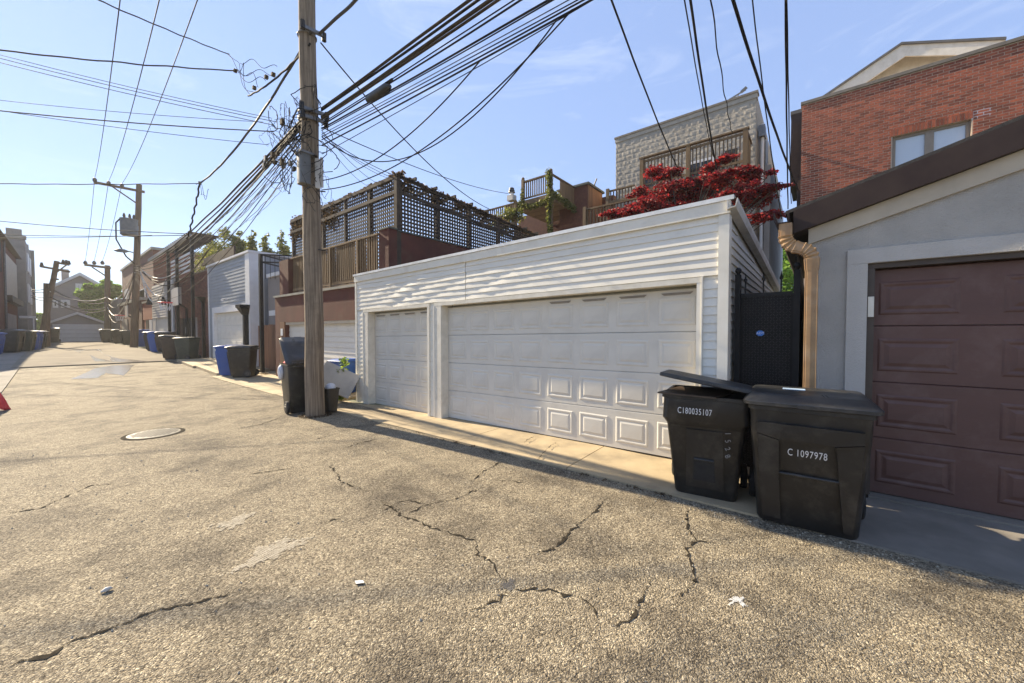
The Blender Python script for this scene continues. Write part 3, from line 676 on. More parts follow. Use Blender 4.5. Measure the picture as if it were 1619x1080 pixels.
MB().box((HX - .05, -9, 9.2), (HX + .3, hL + .03, 9.29)).build('coping', MT['stone_coping'], bh)
wn = MB().box((HX + .10, wy0 + .001, wz0 + .001), (HX + .16, wy1 - .001, wz0 + .07)).box((HX + .10, wy0 + .001, wz1 - .08), (HX + .16, wy1 - .001, wz1 - .001))
for y in (wy0 + .001, wy1 - .081): wn.box((HX + .10, y, wz0 + .0705), (HX + .16, y + .08, wz1 - .0805))
ym = (wy0 + wy1) / 2; wn.box((HX + .09, ym - .09, wz0 + .0705), (HX + .16, ym + .09, wz1 - .0805)); wno = wn.build('window', MT['win_frame'], bh)
for a, b in ((wy0 + .0815, ym - .0905), (ym + .0905, wy1 - .0815)): MB().box((HX + .135, a, wz0 + .071), (HX + .145, b, wz1 - .081)).build('pane', MT['shade_glass'], wno)
pz = PX(1549, 180, HX); MB().box((HX - .0025, pz[1] - .20, pz[2] - .10), (HX + .001, pz[1] + .15, pz[2] + .12)).build('mortar_smear', MT['paint_splat'], bh)
# attic gable in cream behind the parapet
AX = 18.5; pt = lambda x, y: tuple(PX(x, y, AX)[1:])
a0, a1, a2 = pt(1290, 172), pt(1421, 84), pt(1580, 78)
MB().prism([(a0[0] - .4, 8.9), (a0[0] - .4, a0[1] - .1), (a1[0], a1[1] - .06), (a2[0], a2[1] - .06), (a2[0], 8.9)], 'x', AX, AX + 6).build('gable', MT['cream'], bh)
MB().prism([a0, a1, a2, (a2[0], a2[1] - .42), (a1[0] - .1, a1[1] - .42), (a0[0], a0[1] - .5)], 'x', AX - .5, AX - .44).build('gable_fascia', MT['cream'], bh)
MB().prism([(a0[0], a0[1] - .02), (a1[0], a1[1] - .02), (a2[0], a2[1] - .02), (a2[0], a2[1] + .05), (a1[0], a1[1] + .05), (a0[0], a0[1] + .05)], 'x', AX - .56, AX + 6).build('gable_roof', MT['roof_grey'], bh)
b0 = PX(1251, 182, 16.8); b1 = PX(1251, 292, 16.8)
MB().box((16.8, hL + .001, b1[2]), (19, b0[1], b0[2])).build('side_bay', MT['brown_fascia'], bh)
MB().box((16.79, hL + .001, b0[2] + .001), (19, b0[1] + .02, b0[2] + .12)).build('bay_cap', MT['stone_coping'], bh)
MB().box((16.2, hL + .001, 2), (16.32, hL + .10, b1[2] - .1)).build('drain_pipe', MT['brown_fascia'], bh)

# ------------------------------------------------------------------ STONE BUILDING with balcony
TX = 16.4; tL, tR = yx(974, TX, 221), yx(1196, TX, 144); tT = zx(1196, 145, TX)
sb_ = thing('stone_building', 'tan split face block building with wooden balcony behind the red maple', 'house', (TX, 4.2, 0))
MB().box((TX, tR, 0), (TX + 12, tL, tT - .01)).build('wall', MT['mortar_stone'], sb_)
lay(sb_, TX, tR, tL, 5.6, tT - .22, .405, .203, MT['stone'], name='block', joint=.008, variants=7, depth=.02)
lay(sb_, tR, TX, TX + 10, 5.6, tT - .6, .405, .203, MT['stone'], name='side_block', joint=.008, variants=5, depth=.02, limit=120, axis='y')
MB().box((TX - .03, tR - .03, tT - .21), (TX + .25, tL + .03, tT - .05)).build('parapet_band', MT['stone'], sb_)
MB().box((TX - .06, tR - .06, tT - .049), (TX + .3, tL + .06, tT + .03)).build('coping', MT['stone_coping'], sb_)
for x, m_, r in ((TX + .5, 'white_frame', .06), (TX + .9, 'steel', .05), (TX + 2.0, 'white_frame', .05)):
    MB().tube([(x, tR - .16, 1), (x, tR - .16, tT - 1.0)], r, 8).build('conduit', MT[m_], sb_, 50)
MB().box((TX + .3, tR - .25, tT - 1.5), (TX + .7, tR - .06, tT - 1.1)).build('junction_box', MT['steel'], sb_)
MB().box((TX + 1.4, tR - .35, 0), (TX + 9, tR - .06, tT - 2.2)).build('rear_bay', MT['pale_siding'], sb_)
BX = 15.1; bL, bR = yx(1015, BX, 252), yx(1179, BX, 206); bT = zx(1100, 228, BX); bF = bT - 1.12
ww = PX(1108, 252, TX)
for yc in (ww[1], ww[1] + 1.75):
    fr = MB().box((TX - .06, yc - .45, bF), (TX - .051, yc + .45, bF + .95)).build('window', MT['dark_glass'], sb_)
    for a, b in (((-.5, -.05), (.5, .02)), ((-.5, .93), (.5, 1.03)), ((-.5, .021), (-.42, .929)), ((.42, .021), (.5, .929)), ((-.03, .021), (.03, .929))):
        MB().box((TX - .075, yc + a[0], bF + a[1]), (TX - .0505, yc + b[0], bF + b[1])).build('frame', MT['white_frame'], fr)
bal = thing('wooden_balcony', 'brown wooden balcony with baluster railing on the tan stone building', 'balcony', (BX, 3.5, 0))
MB().box((BX - .02, bR - .06, bF - .36), (BX + .03, bL + .06, bF - .06)).build('skirt_board', MT['deck_wood'], bal)
for i, y in enumerate(np.arange(bR, bL - .1, .145)): MB().box((BX + .031, y, bF - .06), (TX - .08, y + .135, bF - .02)).build('deck_board', MT['old_wood'], bal)
for y in (bL, (bL + bR) / 2 + .05, bR):
    MB().box((BX - .05, y - .07, bF - .40), (BX + .09, y + .07, bT + .02)).build('post', MT['deck_wood'], bal)
    if y != (bL + bR) / 2 + .05: MB().box((BX - .05, y - .07, 0), (BX + .09, y + .07, bF - .401)).build('leg', MT['deck_wood'], bal)
MB().box((BX - .06, bR - .1, bT + .021), (BX + .10, bL + .1, bT + .07)).build('handrail', MT['deck_wood'], bal)
for z in (bT - .10, bF + .10): MB().box((BX + .0, bR + .071, z - .04), (BX + .035, (bL + bR) / 2 - .021, z + .04)).box((BX, (bL + bR) / 2 + .121, z - .04), (BX + .035, bL - .071, z + .04)).build('rail', MT['deck_wood'], bal)
y = bR + .15
while y < bL - .1:
    if abs(y - (bL + bR) / 2 - .05) > .1: MB().box((BX + .036, y, bF + .02), (BX + .07, y + .035, bT - .02)).build('baluster', MT['deck_wood'], bal)
    y += .125
MB().box((BX + .1, bR - .05, bT - .02), (TX - .06, bR + .04, bT + .05)).build('side_rail', MT['deck_wood'], bal)
for x in np.arange(BX + .2, TX - .1, .13): MB().box((x, bR - .02, bF + .02), (x + .035, bR + .015, bT - .021)).build('baluster', MT['deck_wood'], bal)
ch = thing('balcony_chair', 'dark chair standing on the wooden balcony near its right end', 'chair', (BX + .5, bR + .55, bF - .02))
cx_, cy_, cz_ = ch.location
MB().box((cx_ - .2, cy_ - .22, cz_ + .42), (cx_ + .22, cy_ + .22, cz_ + .46)).build('seat', MT['black_metal'], ch)
MB().hexa([(cx_ + .2, cy_ - .22, cz_ + .462), (cx_ + .23, cy_ - .22, cz_ + .462), (cx_ + .23, cy_ + .22, cz_ + .462), (cx_ + .2, cy_ + .22, cz_ + .462), (cx_ + .3, cy_ - .2, cz_ + .95), (cx_ + .33, cy_ - .2, cz_ + .95), (cx_ + .33, cy_ + .2, cz_ + .95), (cx_ + .3, cy_ + .2, cz_ + .95)]).build('backrest', MT['black_metal'], ch)
for a in (-.18, .18):
    for b in (-.2, .2): MB().box((cx_ + a - .015, cy_ + b - .015, cz_), (cx_ + a + .015, cy_ + b + .015, cz_ + .419)).build('leg', MT['black_metal'], ch)
dish = thing('roof_antenna', 'small antenna on the parapet of the tan stone building', 'antenna', (TX + .4, yx(1164, TX, 150), tT))
dl = dish.location; MB().tube([(dl[0], dl[1], tT - .1), (dl[0], dl[1], tT + .35)], .02, 6).build('mast', MT['steel'], dish)
MB().bar((dl[0], dl[1] - .25, tT + .42), (dl[0], dl[1] + .3, tT + .25), .04, .05).build('arm', MT['steel'], dish)
MB().bar((dl[0], dl[1] - .28, tT + .5), (dl[0], dl[1] - .1, tT + .38), .05, .10).build('head', MT['grey_can'], dish)

# ------------------------------------------------------------------ leaves
def leaf_cloud(name, blobs, n, size, m, parent, flat=.6, shell=.35, kind=True, droop=0.):
    """blobs: (centre, radii). Leaf-sized faces spread through the volume"""
    vol = np.array([b[1][0] * b[1][1] * b[1][2] for b in blobs]) ** .75; vol = vol / vol.sum()
    cnt = rng.multinomial(n, vol); P = []
    for (c, r), k in zip(blobs, cnt):
        d = rng.normal(size=(k, 3)); d /= np.linalg.norm(d, axis=1)[:, None] + 1e-9
        rad = rng.uniform(0, 1, k) ** shell * rng.uniform(.75, 1.15, k)
        P.append(np.array(c) + d * rad[:, None] * np.array(r))
    P = np.concatenate(P); k = len(P)
    u = rng.normal(size=(k, 3)); u[:, 2] = u[:, 2] * flat - droop; u /= np.linalg.norm(u, axis=1)[:, None]
    t = rng.normal(size=(k, 3)); v = np.cross(u, t); v /= np.linalg.norm(v, axis=1)[:, None]
    s = size * rng.uniform(.55, 1.35, k)[:, None]
    A = P - u * s * .5; B = P + v * s * .32 + u * s * .05; Cc = P + u * s * .6; D = P - v * s * .32 + u * s * .05
    V = np.stack([A, B, Cc, D], 1).reshape(-1, 3) - np.array(wloc(parent))
    me = bpy.data.meshes.new(name); me.vertices.add(4 * k); me.vertices.foreach_set('co', V.ravel())
    me.loops.add(4 * k); me.loops.foreach_set('vertex_index', np.arange(4 * k)); me.polygons.add(k)
    me.polygons.foreach_set('loop_start', np.arange(0, 4 * k, 4)); me.polygons.foreach_set('loop_total', np.full(k, 4)); me.update(calc_edges=True); me.validate()
    return link(name, me, m, parent)
def trunk_limbs(parent, base, top, r0, tips, m, name='trunk'):
    b = Vector(base); t = Vector(top); mb = MB(); N = 6
    mb.tube([b.lerp(t, i / N) + Vector((random.gauss(0, .03), random.gauss(0, .03), 0)) * (i > 0) for i in range(N + 1)], [r0 * (1 - .5 * i / N) for i in range(N + 1)], 8)
    for c in tips:
        c = Vector(c); s = b.lerp(t, random.uniform(.55, 1)); mid = s.lerp(c, .5) + Vector((random.gauss(0, .08), random.gauss(0, .08), .12))
        mb.tube([s, mid, c], [r0 * .4, r0 * .22, r0 * .06], 5)
    return mb.build(name, m, parent, 60)

mp_ = thing('maple_tree', 'red leaved maple tree behind the white garage roof', 'tree', (12.2, 3.6, .05))
blobs = []
for px_, py_, r_ in [(975,338,16),(1000,333,20),(1025,325,26),(1052,303,26),(1036,272,19),(1056,276,16),(1082,318,30),(1110,300,28),(1122,268,16),(1140,285,22),(1148,254,10),(1166,308,28),(1186,283,19),(1197,318,22),(1212,299,13),(1226,297,7),(1205,345,14),(1218,340,9),(1088,290,17),(1140,328,26),(1012,305,14),(1168,272,12),(1065,335,24),(1110,335,22)]:
    X_ = random.uniform(11.6, 12.9); c = PX(px_, py_, X_); zc = float(np.dot(c - _C, _F)); r = r_ * zc / 600
    blobs.append((tuple(c), (r * .9, r * 1.05, r * .62)))
for k in range(150):
    b_ = random.choice(blobs[:24]); c = np.array(b_[0]); d_ = rng.normal(size=3); d_ /= np.linalg.norm(d_); d_[2] = d_[2] * .5 + .05
    blobs.append((tuple(c + d_ * np.array(b_[1]) * random.uniform(.7, 1.45)), (random.uniform(.12, .3), random.uniform(.12, .3), random.uniform(.03, .09))))
leaf_cloud('crown', blobs, 34000, .078, MT['maple'], mp_, .45, .8, droop=.15)
trunk_limbs(mp_, (12.2, 3.6, 0), (12.2, 3.4, 3.6), .12, [b[0] for b in blobs[:70]], MT['bark'])
gq = PX(1229, 425, 42)
gt = thing('green_tree', 'bright green tree seen through the gap above the black gate', 'tree', (42, gq[1], 0))
leaf_cloud('crown', [((42 + random.gauss(0, 1), gq[1] + a, gq[2] + b), (2.0, 1.6, 1.5)) for a, b in ((-.6, -3), (.9, -2), (-.3, -.5), (.5, .6), (-.6, 1.4), (1.5, .2), (-1.6, -1.2))], 9000, .30, MT['leaf_bright'], gt, .6, .4)
trunk_limbs(gt, (42, gq[1], 0), (42, gq[1], gq[2] - 1), .22, [(42, gq[1] - 1, gq[2]), (42, gq[1] + 1, gq[2])], MT['bark'])

# ------------------------------------------------------------------ RED GARAGE with roof deck and lattice
RX = 5.5; rR = 8.95; rL = yx(436, RX, 560); rC = zx(500, 458, RX)
rg = thing('red_garage', 'dark red stucco garage with pale roll door and parapet, behind the near utility pole', 'garage', (RX, 12, 0))
dy0, dy1, dz1 = 9.6, yx(451, RX, 540), zx(470, 509, RX)
wm = MB().box((RX, dy1, 0), (12, rL, rC - .08)).box((RX, rR, 0), (12, dy0, rC - .08)).box((RX, dy0, dz1), (12, dy1, rC - .08)).box((RX + .4, dy0, 0), (12, dy1, dz1)); wm.build('wall', MT['red_stucco'], rg)
rd = MB()
z = .06
rd.box((RX + .16, dy0 + .001, .03), (RX + .2, dy1 - .001, dz1 - .001)); rdo = rd.build('roll_door', MT['door_white'], rg)
while z < dz1 - .1:
    MB().hexa([(RX + .13, dy0 + .002, z), (RX + .159, dy0 + .002, z), (RX + .159, dy1 - .002, z), (RX + .13, dy1 - .002, z), (RX + .148, dy0 + .002, z + .16), (RX + .159, dy0 + .002, z + .16), (RX + .159, dy1 - .002, z + .16), (RX + .148, dy1 - .002, z + .16)]).build('slat', MT['door_white'], rdo); z += .165
MB().box((RX + .02, dy0, dz1 - .09), (RX + .12, dy1, dz1 - .001)).build('door_header', MT['tan_trim'], rg)
MB().box((RX - .02, dy1 + .001, .03), (RX + .1, dy1 + .42, dz1 + .02)).build('door_post', MT['cedar'], rg)
MB().box((RX - .03, dy1 + .14, 1.55), (RX - .0205, dy1 + .32, 1.80)).build('notice', MT['white_frame'], rg)
MB().box((RX - .035, dy1 + .20, 1.30), (RX - .0205, dy1 + .26, 1.42)).build('intercom', MT['white_frame'], rg)
MB().box((RX - .05, rR, rC - .079), (RX + .38, rL + .02, rC - .01)).build('coping', MT['coping'], rg)
PX1 = 5.92; pT = 4.46
MB().box((PX1, rR + .001, rC - .0095), (PX1 + .25, rR + .45, pT)).build('pillar', MT['red_stucco'], rg)
MB().box((PX1 + .251, rR + .001, rC - .0095), (12.5, rR + .22, pT - .03)).build('side_parapet', MT['red_stucco'], rg)
MB().box((PX1 - .03, rR - .03, pT + .001), (PX1 + .28, rR + .48, pT + .04)).box((PX1 + .281, rR - .03, pT - .029), (12.5, rR + .25, pT + .01)).build('parapet_coping', MT['green_coping'], rg)
MB().box((5.75, yx(458, 5.8, 430), rC - .0095), (6.1, yx(444, 5.8, 430), zx(450, 412, 5.8))).build('pillar', MT['red_stucco'], rg)
VX = 5.90
rail = thing('deck_railing', 'weathered wooden baluster railing along the roof deck of the red garage', 'railing', (VX, 12, rC))
va, vb = rR + .46, yx(460, VX, 430); vt = zx(500, 399, VX); vz = rC + .16
MB().box((VX - .03, va, vt), (VX + .07, vb, vt + .05)).build('handrail', MT['old_wood'], rail)
MB().box((VX, va, vz), (VX + .04, vb, vz + .09)).build('bottom_rail', MT['old_wood'], rail)
MB().box((VX - .01, va, rC - .008), (VX + .05, vb, vz - .03)).build('kick_board', MT['old_wood'], rail)
y = va + .05; i = 0
while y < vb - .05:
    if i % 14 == 8: MB().box((VX - .05, y, rC - .008), (VX - .011, y + .09, vt - .001)).build('post', MT['old_wood'], rail)
    MB().box((VX - .0095, y, vz + .0905), (VX + .02, y + .05, vt - .001)).build('baluster', MT['old_wood'], rail); y += .118; i += 1
LX = 6.245; lT = 5.94; lB = rC + .3; lEnd = yx(462, LX, 380)
lat = thing('lattice_screen', 'dark brown wooden lattice screen enclosing the roof deck of the red garage', 'screen', (LX, 11, rC))
def slat(a, b, w_, t_, ax): 
    MB().bar(a, b, w_, t_, ax).build('slat', MT['lattice'], lat)
sp = .105
y = rR + .12
while y < lEnd: slat((LX + .008, y, lB), (LX + .008, y, lT - .05), .012, .054, (0, 1, 0)); y += sp
z = lB + .05
while z < lT - .08: slat((LX - .006, rR + .06, z), (LX - .006, lEnd, z), .012, .054, (0, 0, 1)); z += sp
LE = 13.2
x = LX + .14
while x < LE: slat((x, rR + .068, pT + .02), (x, rR + .068, lT - .05 - .05 * (x - LX)), .054, .012, (0, 1, 0)); x += sp
z = pT + .10
while z < lT - .08: slat((LX + .06, rR + .054, z), (min(LE, LX + (lT - .08 - z) / .05 + 1), rR + .054, z), .012, .054, (0, 0, 1)); z += sp
MB().box((LX - .06, rR + .0, rC - .008), (LX + .07, rR + .13, lT + .05)).build('post', MT['lattice'], lat)
for px_ in (585, 546, 511, 463): y = yx(px_, LX, 340); MB().box((LX - .035, y - .05, rC - .008), (LX + .06, y + .05, lT)).build('post', MT['lattice'], lat)
for px_ in (693, 744, 789, 824):
    x = PY(px_, 340, rR)[0]; MB().box((x - .05, rR + .03, pT + .011), (x + .05, rR + .12, lT - .05 * (x - LX))).build('post', MT['lattice'], lat)
for z in (lT - .0, lT - .42): MB().box((LX - .05, rR + .131, z - .05), (LX - .02, lEnd + .05, z + .05)).build('rail', MT['lattice'], lat)
for d in (0, .42): MB().bar((LX + .07, rR + .025, lT - d), (LE, rR + .025, lT - d - .05 * (LE - LX)), .03, .10).build('rail', MT['lattice'], lat)
for k in range(9):
    x = LX + .5 + k * .75; MB().bar((x, rR - .12, lT + .07 - .05 * (x - LX)), (x, rR + 1.2, lT + .07 - .05 * (x - LX)), .05, .09).build('rafter', MT['lattice'], lat)
dv = thing('dry_vine', 'dry brown vine tangled over the top of the lattice screen', 'vine', (LX, 10, rC))
stuff(leaf_cloud('twigs', [((LX + .05, y, lT + .03 + .03 * math.sin(y * 5)), (.10, .22, .07)) for y in np.arange(rR, lEnd, .28)] + [((x, rR + .06, lT + .03 - .05 * (x - LX)), (.22, .10, .08)) for x in np.arange(LX, LE, .3)]
                 + [((LX, y, lT - .35), (.04, .35, .5)) for y in np.arange(lEnd - 3.4, lEnd, .3)] + [((LX + .4 + k, rR + .05, lT - .25), (.4, .03, .18)) for k in range(4)], 7600, .09, MT['leaf_dry'], dv, .5, .4))

# ------------------------------------------------------------------ DECK HOUSE further back, with ivy
DX = 14.0; d2y, d1y = yx(871, DX, 290), yx(827, DX, 300); dT2 = 8.50; dF2 = 7.62
dh = thing('deck_house', 'dark brick house with raised wooden rear deck, behind the lattice screen', 'house', (18, 10, 0))
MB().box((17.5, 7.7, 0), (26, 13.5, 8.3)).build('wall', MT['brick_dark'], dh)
MB().box((17.46, 8.2, 5.6), (17.499, 9.2, 6.5)).build('window', MT['dark_glass'], dh)
cw = (16.0, yx(929, 16.0, 300), zx(929, 290, 16.0))
MB().box((16.0, cw[1], 4), (17.45, cw[1] + 1.5, cw[2] - .05)).build('stair_bulkhead', MT['brick_dark'], dh)
for x in np.arange(16.0, 17.4, .15): MB().box((x, cw[1] - .03, 4), (x + .14, cw[1] - .001, cw[2] - .06)).build('bulkhead_board', MT['cedar'], dh)
MB().box((15.9, cw[1] - .1, cw[2] - .05), (17.6, cw[1] + 1.6, cw[2] + .04)).build('bulkhead_roof', MT['green_coping'], dh)
MB().tube([(16.9, cw[1] + .1, cw[2]), (16.9, cw[1] + .1, cw[2] + .25), (16.9, cw[1] - .02, cw[2] + .5)], .03, 6).build('vent_pipe', MT['black_metal'], dh)
dk = thing('raised_deck', 'raised wooden deck with corner post and ivy hanging from it', 'deck', (DX, 9.8, 0))
for x in np.arange(DX, 17.4, .145): MB().box((x, d2y - .02, dF2), (x + .135, d1y + 1.0, dF2 + .04)).build('deck_board', MT['old_wood'], dk)
MB().box((DX - .05, d2y - .05, dF2 - .25), (DX - .001, d1y + 1.0, dF2 + .039)).build('joist', MT['deck_wood'], dk)
MB().box((DX, d2y - .05, dF2 - .25), (17.4, d2y - .021, dF2 + .039)).build('joist', MT['deck_wood'], dk)
for y in (d2y, d1y):
    MB().box((DX - .06, y - .06, dF2 + .0405), (DX + .06, y + .06, dT2 + .12)).build('post', MT['old_wood'], dk)
    MB().tube([(DX, y, dT2 + .12), (DX, y, dT2 + .15), (DX, y, dT2 + .2), (DX, y, dT2 + .24)], [.05, .075, .07, .02], 10).build('post_cap', MT['old_wood'], dk, 60)
MB().box((DX - .07, d2y - .07, 0), (DX + .07, d2y + .07, dF2 - .251)).build('leg', MT['old_wood'], dk)
MB().box((DX - .05, d2y + .061, dT2 - .02), (DX + .07, d1y - .061, dT2 + .04)).box((DX + .061, d2y - .05, dT2 - .02), (17.4, d2y + .05, dT2 + .04)).build('handrail', MT['old_wood'], dk)
MB().box((DX - .02, d2y + .061, dF2 + .10), (DX + .02, d1y - .061, dF2 + .17)).build('rail', MT['old_wood'], dk)
for y in np.arange(d2y + .14, d1y - .08, .115): MB().box((DX - .02, y, dF2 + .171), (DX + .02, y + .04, dT2 - .021)).build('baluster', MT['old_wood'], dk)
for x in np.arange(DX + .75, 17.3, .13): MB().box((x, d2y - .02, dF2 + .041), (x + .12, d2y + .01, dT2 - .021)).build('side_board', MT['deck_wood'], dk)
iv = thing('ivy', 'green ivy climbing the corner post of the raised wooden deck', 'vine', (DX, d2y, 0))
ib = [((DX - .1, d2y + random.gauss(0, .05), z), (.13, .15, .3)) for z in np.arange(4.6, 8.5, .3)]
ib += [((DX - .08, d2y + t * (d1y - d2y), dF2 - .15 - .2 * math.sin(t * 3)), (.12, .22, .16)) for t in np.arange(0, 1.3, .13)]
ib += [((DX + t, d2y - .08, dF2 + .05 - .12 * t), (.3, .12, .2)) for t in np.arange(0, 2.6, .3)] + [((DX + 2.6, d2y - .2, 7.3), (.6, .3, .6)), ((DX - .1, d1y, 7.6), (.12, .12, .7)), ((DX - .6, d1y + .1, 6.9), (.6, .5, .35)), ((DX - .8, d1y + .7, 6.6), (.5, .5, .5))]
leaf_cloud('foliage', ib, 7500, .10, MT['leaf_olive'], iv, .6, .5); MB().tube([(DX - .09, d2y, 0), (DX - .1, d2y + .03, 4), (DX - .1, d2y, 8.3)], .02, 5).build('stem', MT['bark'], iv)
def railing(name, label, X0, ya, yb, z0, z1, m, pitch=.125, ps=(0, 1)):
    t = thing(name, label, 'railing', (X0, (ya + yb) / 2, 0))
    MB().box((X0 - .04, ya, z1 - .05), (X0 + .06, yb, z1)).build('handrail', MT[m], t); MB().box((X0 - .02, ya, z0), (X0 + .02, yb, z0 + .08)).build('rail', MT[m], t)
    for y in np.arange(ya + .1, yb - .05, pitch): MB().box((X0 - .018, y, z0 + .081), (X0 + .018, y + .04, z1 - .051)).build('baluster', MT[m], t)
    for k in ps: y = ya + (yb - ya) * k; MB().box((X0 - .06, y - .06, 0), (X0 + .05, y + .06, z1 + .08)).build('post', MT[m], t)
    return t
railing('yard_railing', 'wooden railing below the bulkhead, left of the maple foliage', 12.5, yx(1010, 12.5, 330), yx(925, 12.5, 335), zx(925, 362, 12.5), zx(925, 331, 12.5), 'deck_wood', ps=(1,))
railing('stair_railing', 'dark wooden stair railing at the left edge of the tan stone building', 14.9, yx(1003, 14.9, 300), yx(961, 14.9, 300), zx(961, 322, 14.9), zx(961, 306, 14.9) + .1, 'old_wood', ps=(1,))
railing('lower_railing', 'wooden railing left of the raised deck, below the birdhouse', 13.4, yx(815, 13.4, 330), yx(770, 13.4, 335), zx(808, 348, 13.4), zx(808, 322, 13.4), 'deck_wood', ps=(0,))
bp_ = PX(809, 318, 13.3); bd = thing('birdhouse', 'small white birdhouse on the railing post left of the raised deck', 'birdhouse', tuple(bp_))
x, y, z = bp_; MB().box((x - .14, y - .16, z), (x + .14, y + .16, z + .24)).build('box', MT['slab_white'], bd); MB().tube([(x, y, z + .24), (x, y, z + .36)], .08, 8).build('neck', MT['white_frame'], bd)
for k in range(3): MB().tube([(x, y, z + .37 + .08 * k), (x, y, z + .40 + .08 * k), (x, y, z + .43 + .08 * k)], [.16 - .02 * k, .15 - .02 * k, .07], 10).build('roof_tier', MT['grey_can'], bd)

# ================================================================== FURTHER DOWN THE RIGHT SIDE
QX = 5.7
def Y5(px): return yx(px, QX, 500)
def Z5(px, py): return zx(px, py, QX)
def rows(parent, X0, y0, y1, z0, z1, h, m, name='siding_board', proud=.02):
    z = z0
    while z < z1 - .03:
        b = min(z + h, z1); MB().hexa([(X0 - proud, y0, z), (X0 + .01, y0, z), (X0 + .01, y1, z), (X0 - proud, y1, z), (X0 - .003, y0, b), (X0 + .01, y0, b), (X0 + .01, y1, b), (X0 - .003, y1, b)]).build(name, m, parent); z += h
# cedar gate and black post between the red garage and the next white garage
cg = thing('cedar_gate', 'brown cedar plank gate left of the red garage', 'gate', (5.95, 16.5, Zg(16.5)))
ya, yb = rL + .03, yx(404, 5.95, 550); zt = zx(420, 514, 5.95)
y = ya
while y < yb - .05: MB().box((5.95, y, .12), (5.99, min(y + .17, yb), zt + random.uniform(-.02, .02))).build('plank', MT['cedar'], cg); y += .18
for z in (.5, zt - .4): MB().box((5.991, ya, z), (6.03, yb, z + .09)).build('rail', MT['cedar'], cg)
gw = thing('taupe_building', 'taupe stucco building set back behind the cedar gate', 'house', (6.3, 17.3, 0))
MB().box((6.3, rL + .02, 0), (12.5, 18.55, zx(420, 441, 6.3))).build('wall', MT['taupe'], gw)
MB().box((6.22, rL + .02, zx(420, 440.8, 6.3)), (6.6, 18.5, zx(420, 435, 6.3))).build('white_beam', MT['white_frame'], gw)
MB().box((6.26, rL + .03, zx(420, 500, 6.3)), (6.299, 18.4, zx(420, 492, 6.3))).build('white_band', MT['white_frame'], gw)
bp1 = thing('black_post', 'tall black steel post in front of the cedar gate', 'post', (5.55, yx(415, 5.55, 590), Zg(16.8)))
yb1 = bp1.location[1]; MB().box((5.49, yb1 - .07, .03), (5.61, yb1 + .07, zx(416, 400, 5.55))).build('post', MT['black_metal'], bp1); MB().box((5.45, yb1 - .12, .02), (5.65, yb1 + .12, .05)).build('base_plate', MT['black_metal'], bp1)
for z in (zx(416, 401, 5.55), zx(416, 413, 5.55)): MB().bar((5.55, yb1, z), (7.4, yb1 - 1.4, z), .04, .05).bar((5.55, yb1, z), (7.4, yb1 + 1.2, z), .04, .05).build('guard_rail', MT['black_metal'], bp1)
for k in range(1, 14): t = k / 14; MB().bar((5.55 + 1.85 * t, yb1 - 1.4 * t, zx(416, 440, 5.55)), (5.55 + 1.85 * t, yb1 - 1.4 * t, zx(416, 401, 5.55)), .015, .015).build('guard_bar', MT['black_metal'], bp1)

w2 = thing('grey_sided_garage', 'tall garage with pale grey lap siding, white corner and white door beyond the cedar gate', 'garage', (QX, 21.5, Zg(21.5)))
a0, a1 = Y5(397), Y5(331); zt = 5.11; dya, dyb, dzt = Y5(388.5), Y5(340), 2.62
MB().box((QX + .2, a0 + .05, 0), (13, a1, zt - .05)).box((QX, a0 + .05, 0), (QX + .199, dya - .25, zt - .05)).box((QX, dyb + .25, 0), (QX + .199, a1, zt - .05)).box((QX, dya - .25, dzt + .3), (QX + .199, dyb + .25, zt - .05)).build('wall', MT['grey_siding'], w2)
rows(w2, QX, a0 + .5, a1 - .1, dzt + .3, zt - .12, .155, MT['grey_siding'])
MB().box((QX - .05, a0 - .02, .15), (QX + .5, a0 + .049, zt - .06)).box((QX - .05, a0 + .05, .15), (QX - .001, a0 + .5, zt - .06)).build('corner_board', MT['white_frame'], w2)
MB().box((QX - .04, a1 - .1, .1), (QX - .001, a1 + .02, zt - .06)).build('corner_board', MT['white_frame'], w2)
MB().box((QX - .09, a0 - .05, zt - .059), (13, a1 + .05, zt + .03)).build('coping', MT['white_frame'], w2)
MB().box((QX - .06, dya - .26, dzt + .001), (QX + .19, dyb + .26, dzt + .299)).build('door_header', MT['white_frame'], w2)
for y in (dya - .255, dyb + .001): MB().box((QX - .06, y, .1), (QX + .19, y + .25, dzt)).build('door_jamb', MT['white_frame'], w2)
panel_door(w2, dya + .001, dyb - .001, .12, dzt - .002, 6, 4, QX + .08, MT['door_white'], .62, .40, shear=False)
yd = Y5(394); hz = Z5(393, 498)
MB().box((QX - .22, yd - .09, .2), (QX - .055, yd + .09, hz)).build('downspout', MT['black_metal'], w2)
MB().hexa([(QX - .24, yd - .11, hz + .001), (QX - .053, yd - .11, hz + .001), (QX - .053, yd + .11, hz + .001), (QX - .24, yd + .11, hz + .001), (QX - .40, yd - .26, hz + .3), (QX - .053, yd - .26, hz + .3), (QX - .053, yd + .26, hz + .3), (QX - .40, yd + .26, hz + .3)]).box((QX - .42, yd - .28, hz + .301), (QX - .053, yd + .28, hz + .42)).build('conductor_head', MT['black_metal'], w2)
cmx = PX(357, 475, QX - .1); MB().tube([(QX - .02, cmx[1], cmx[2] + .05), (QX - .14, cmx[1], cmx[2] + .05), (QX - .30, cmx[1] - .2, cmx[2])], [.03, .03, .06], 8).build('camera', MT['white_frame'], w2)
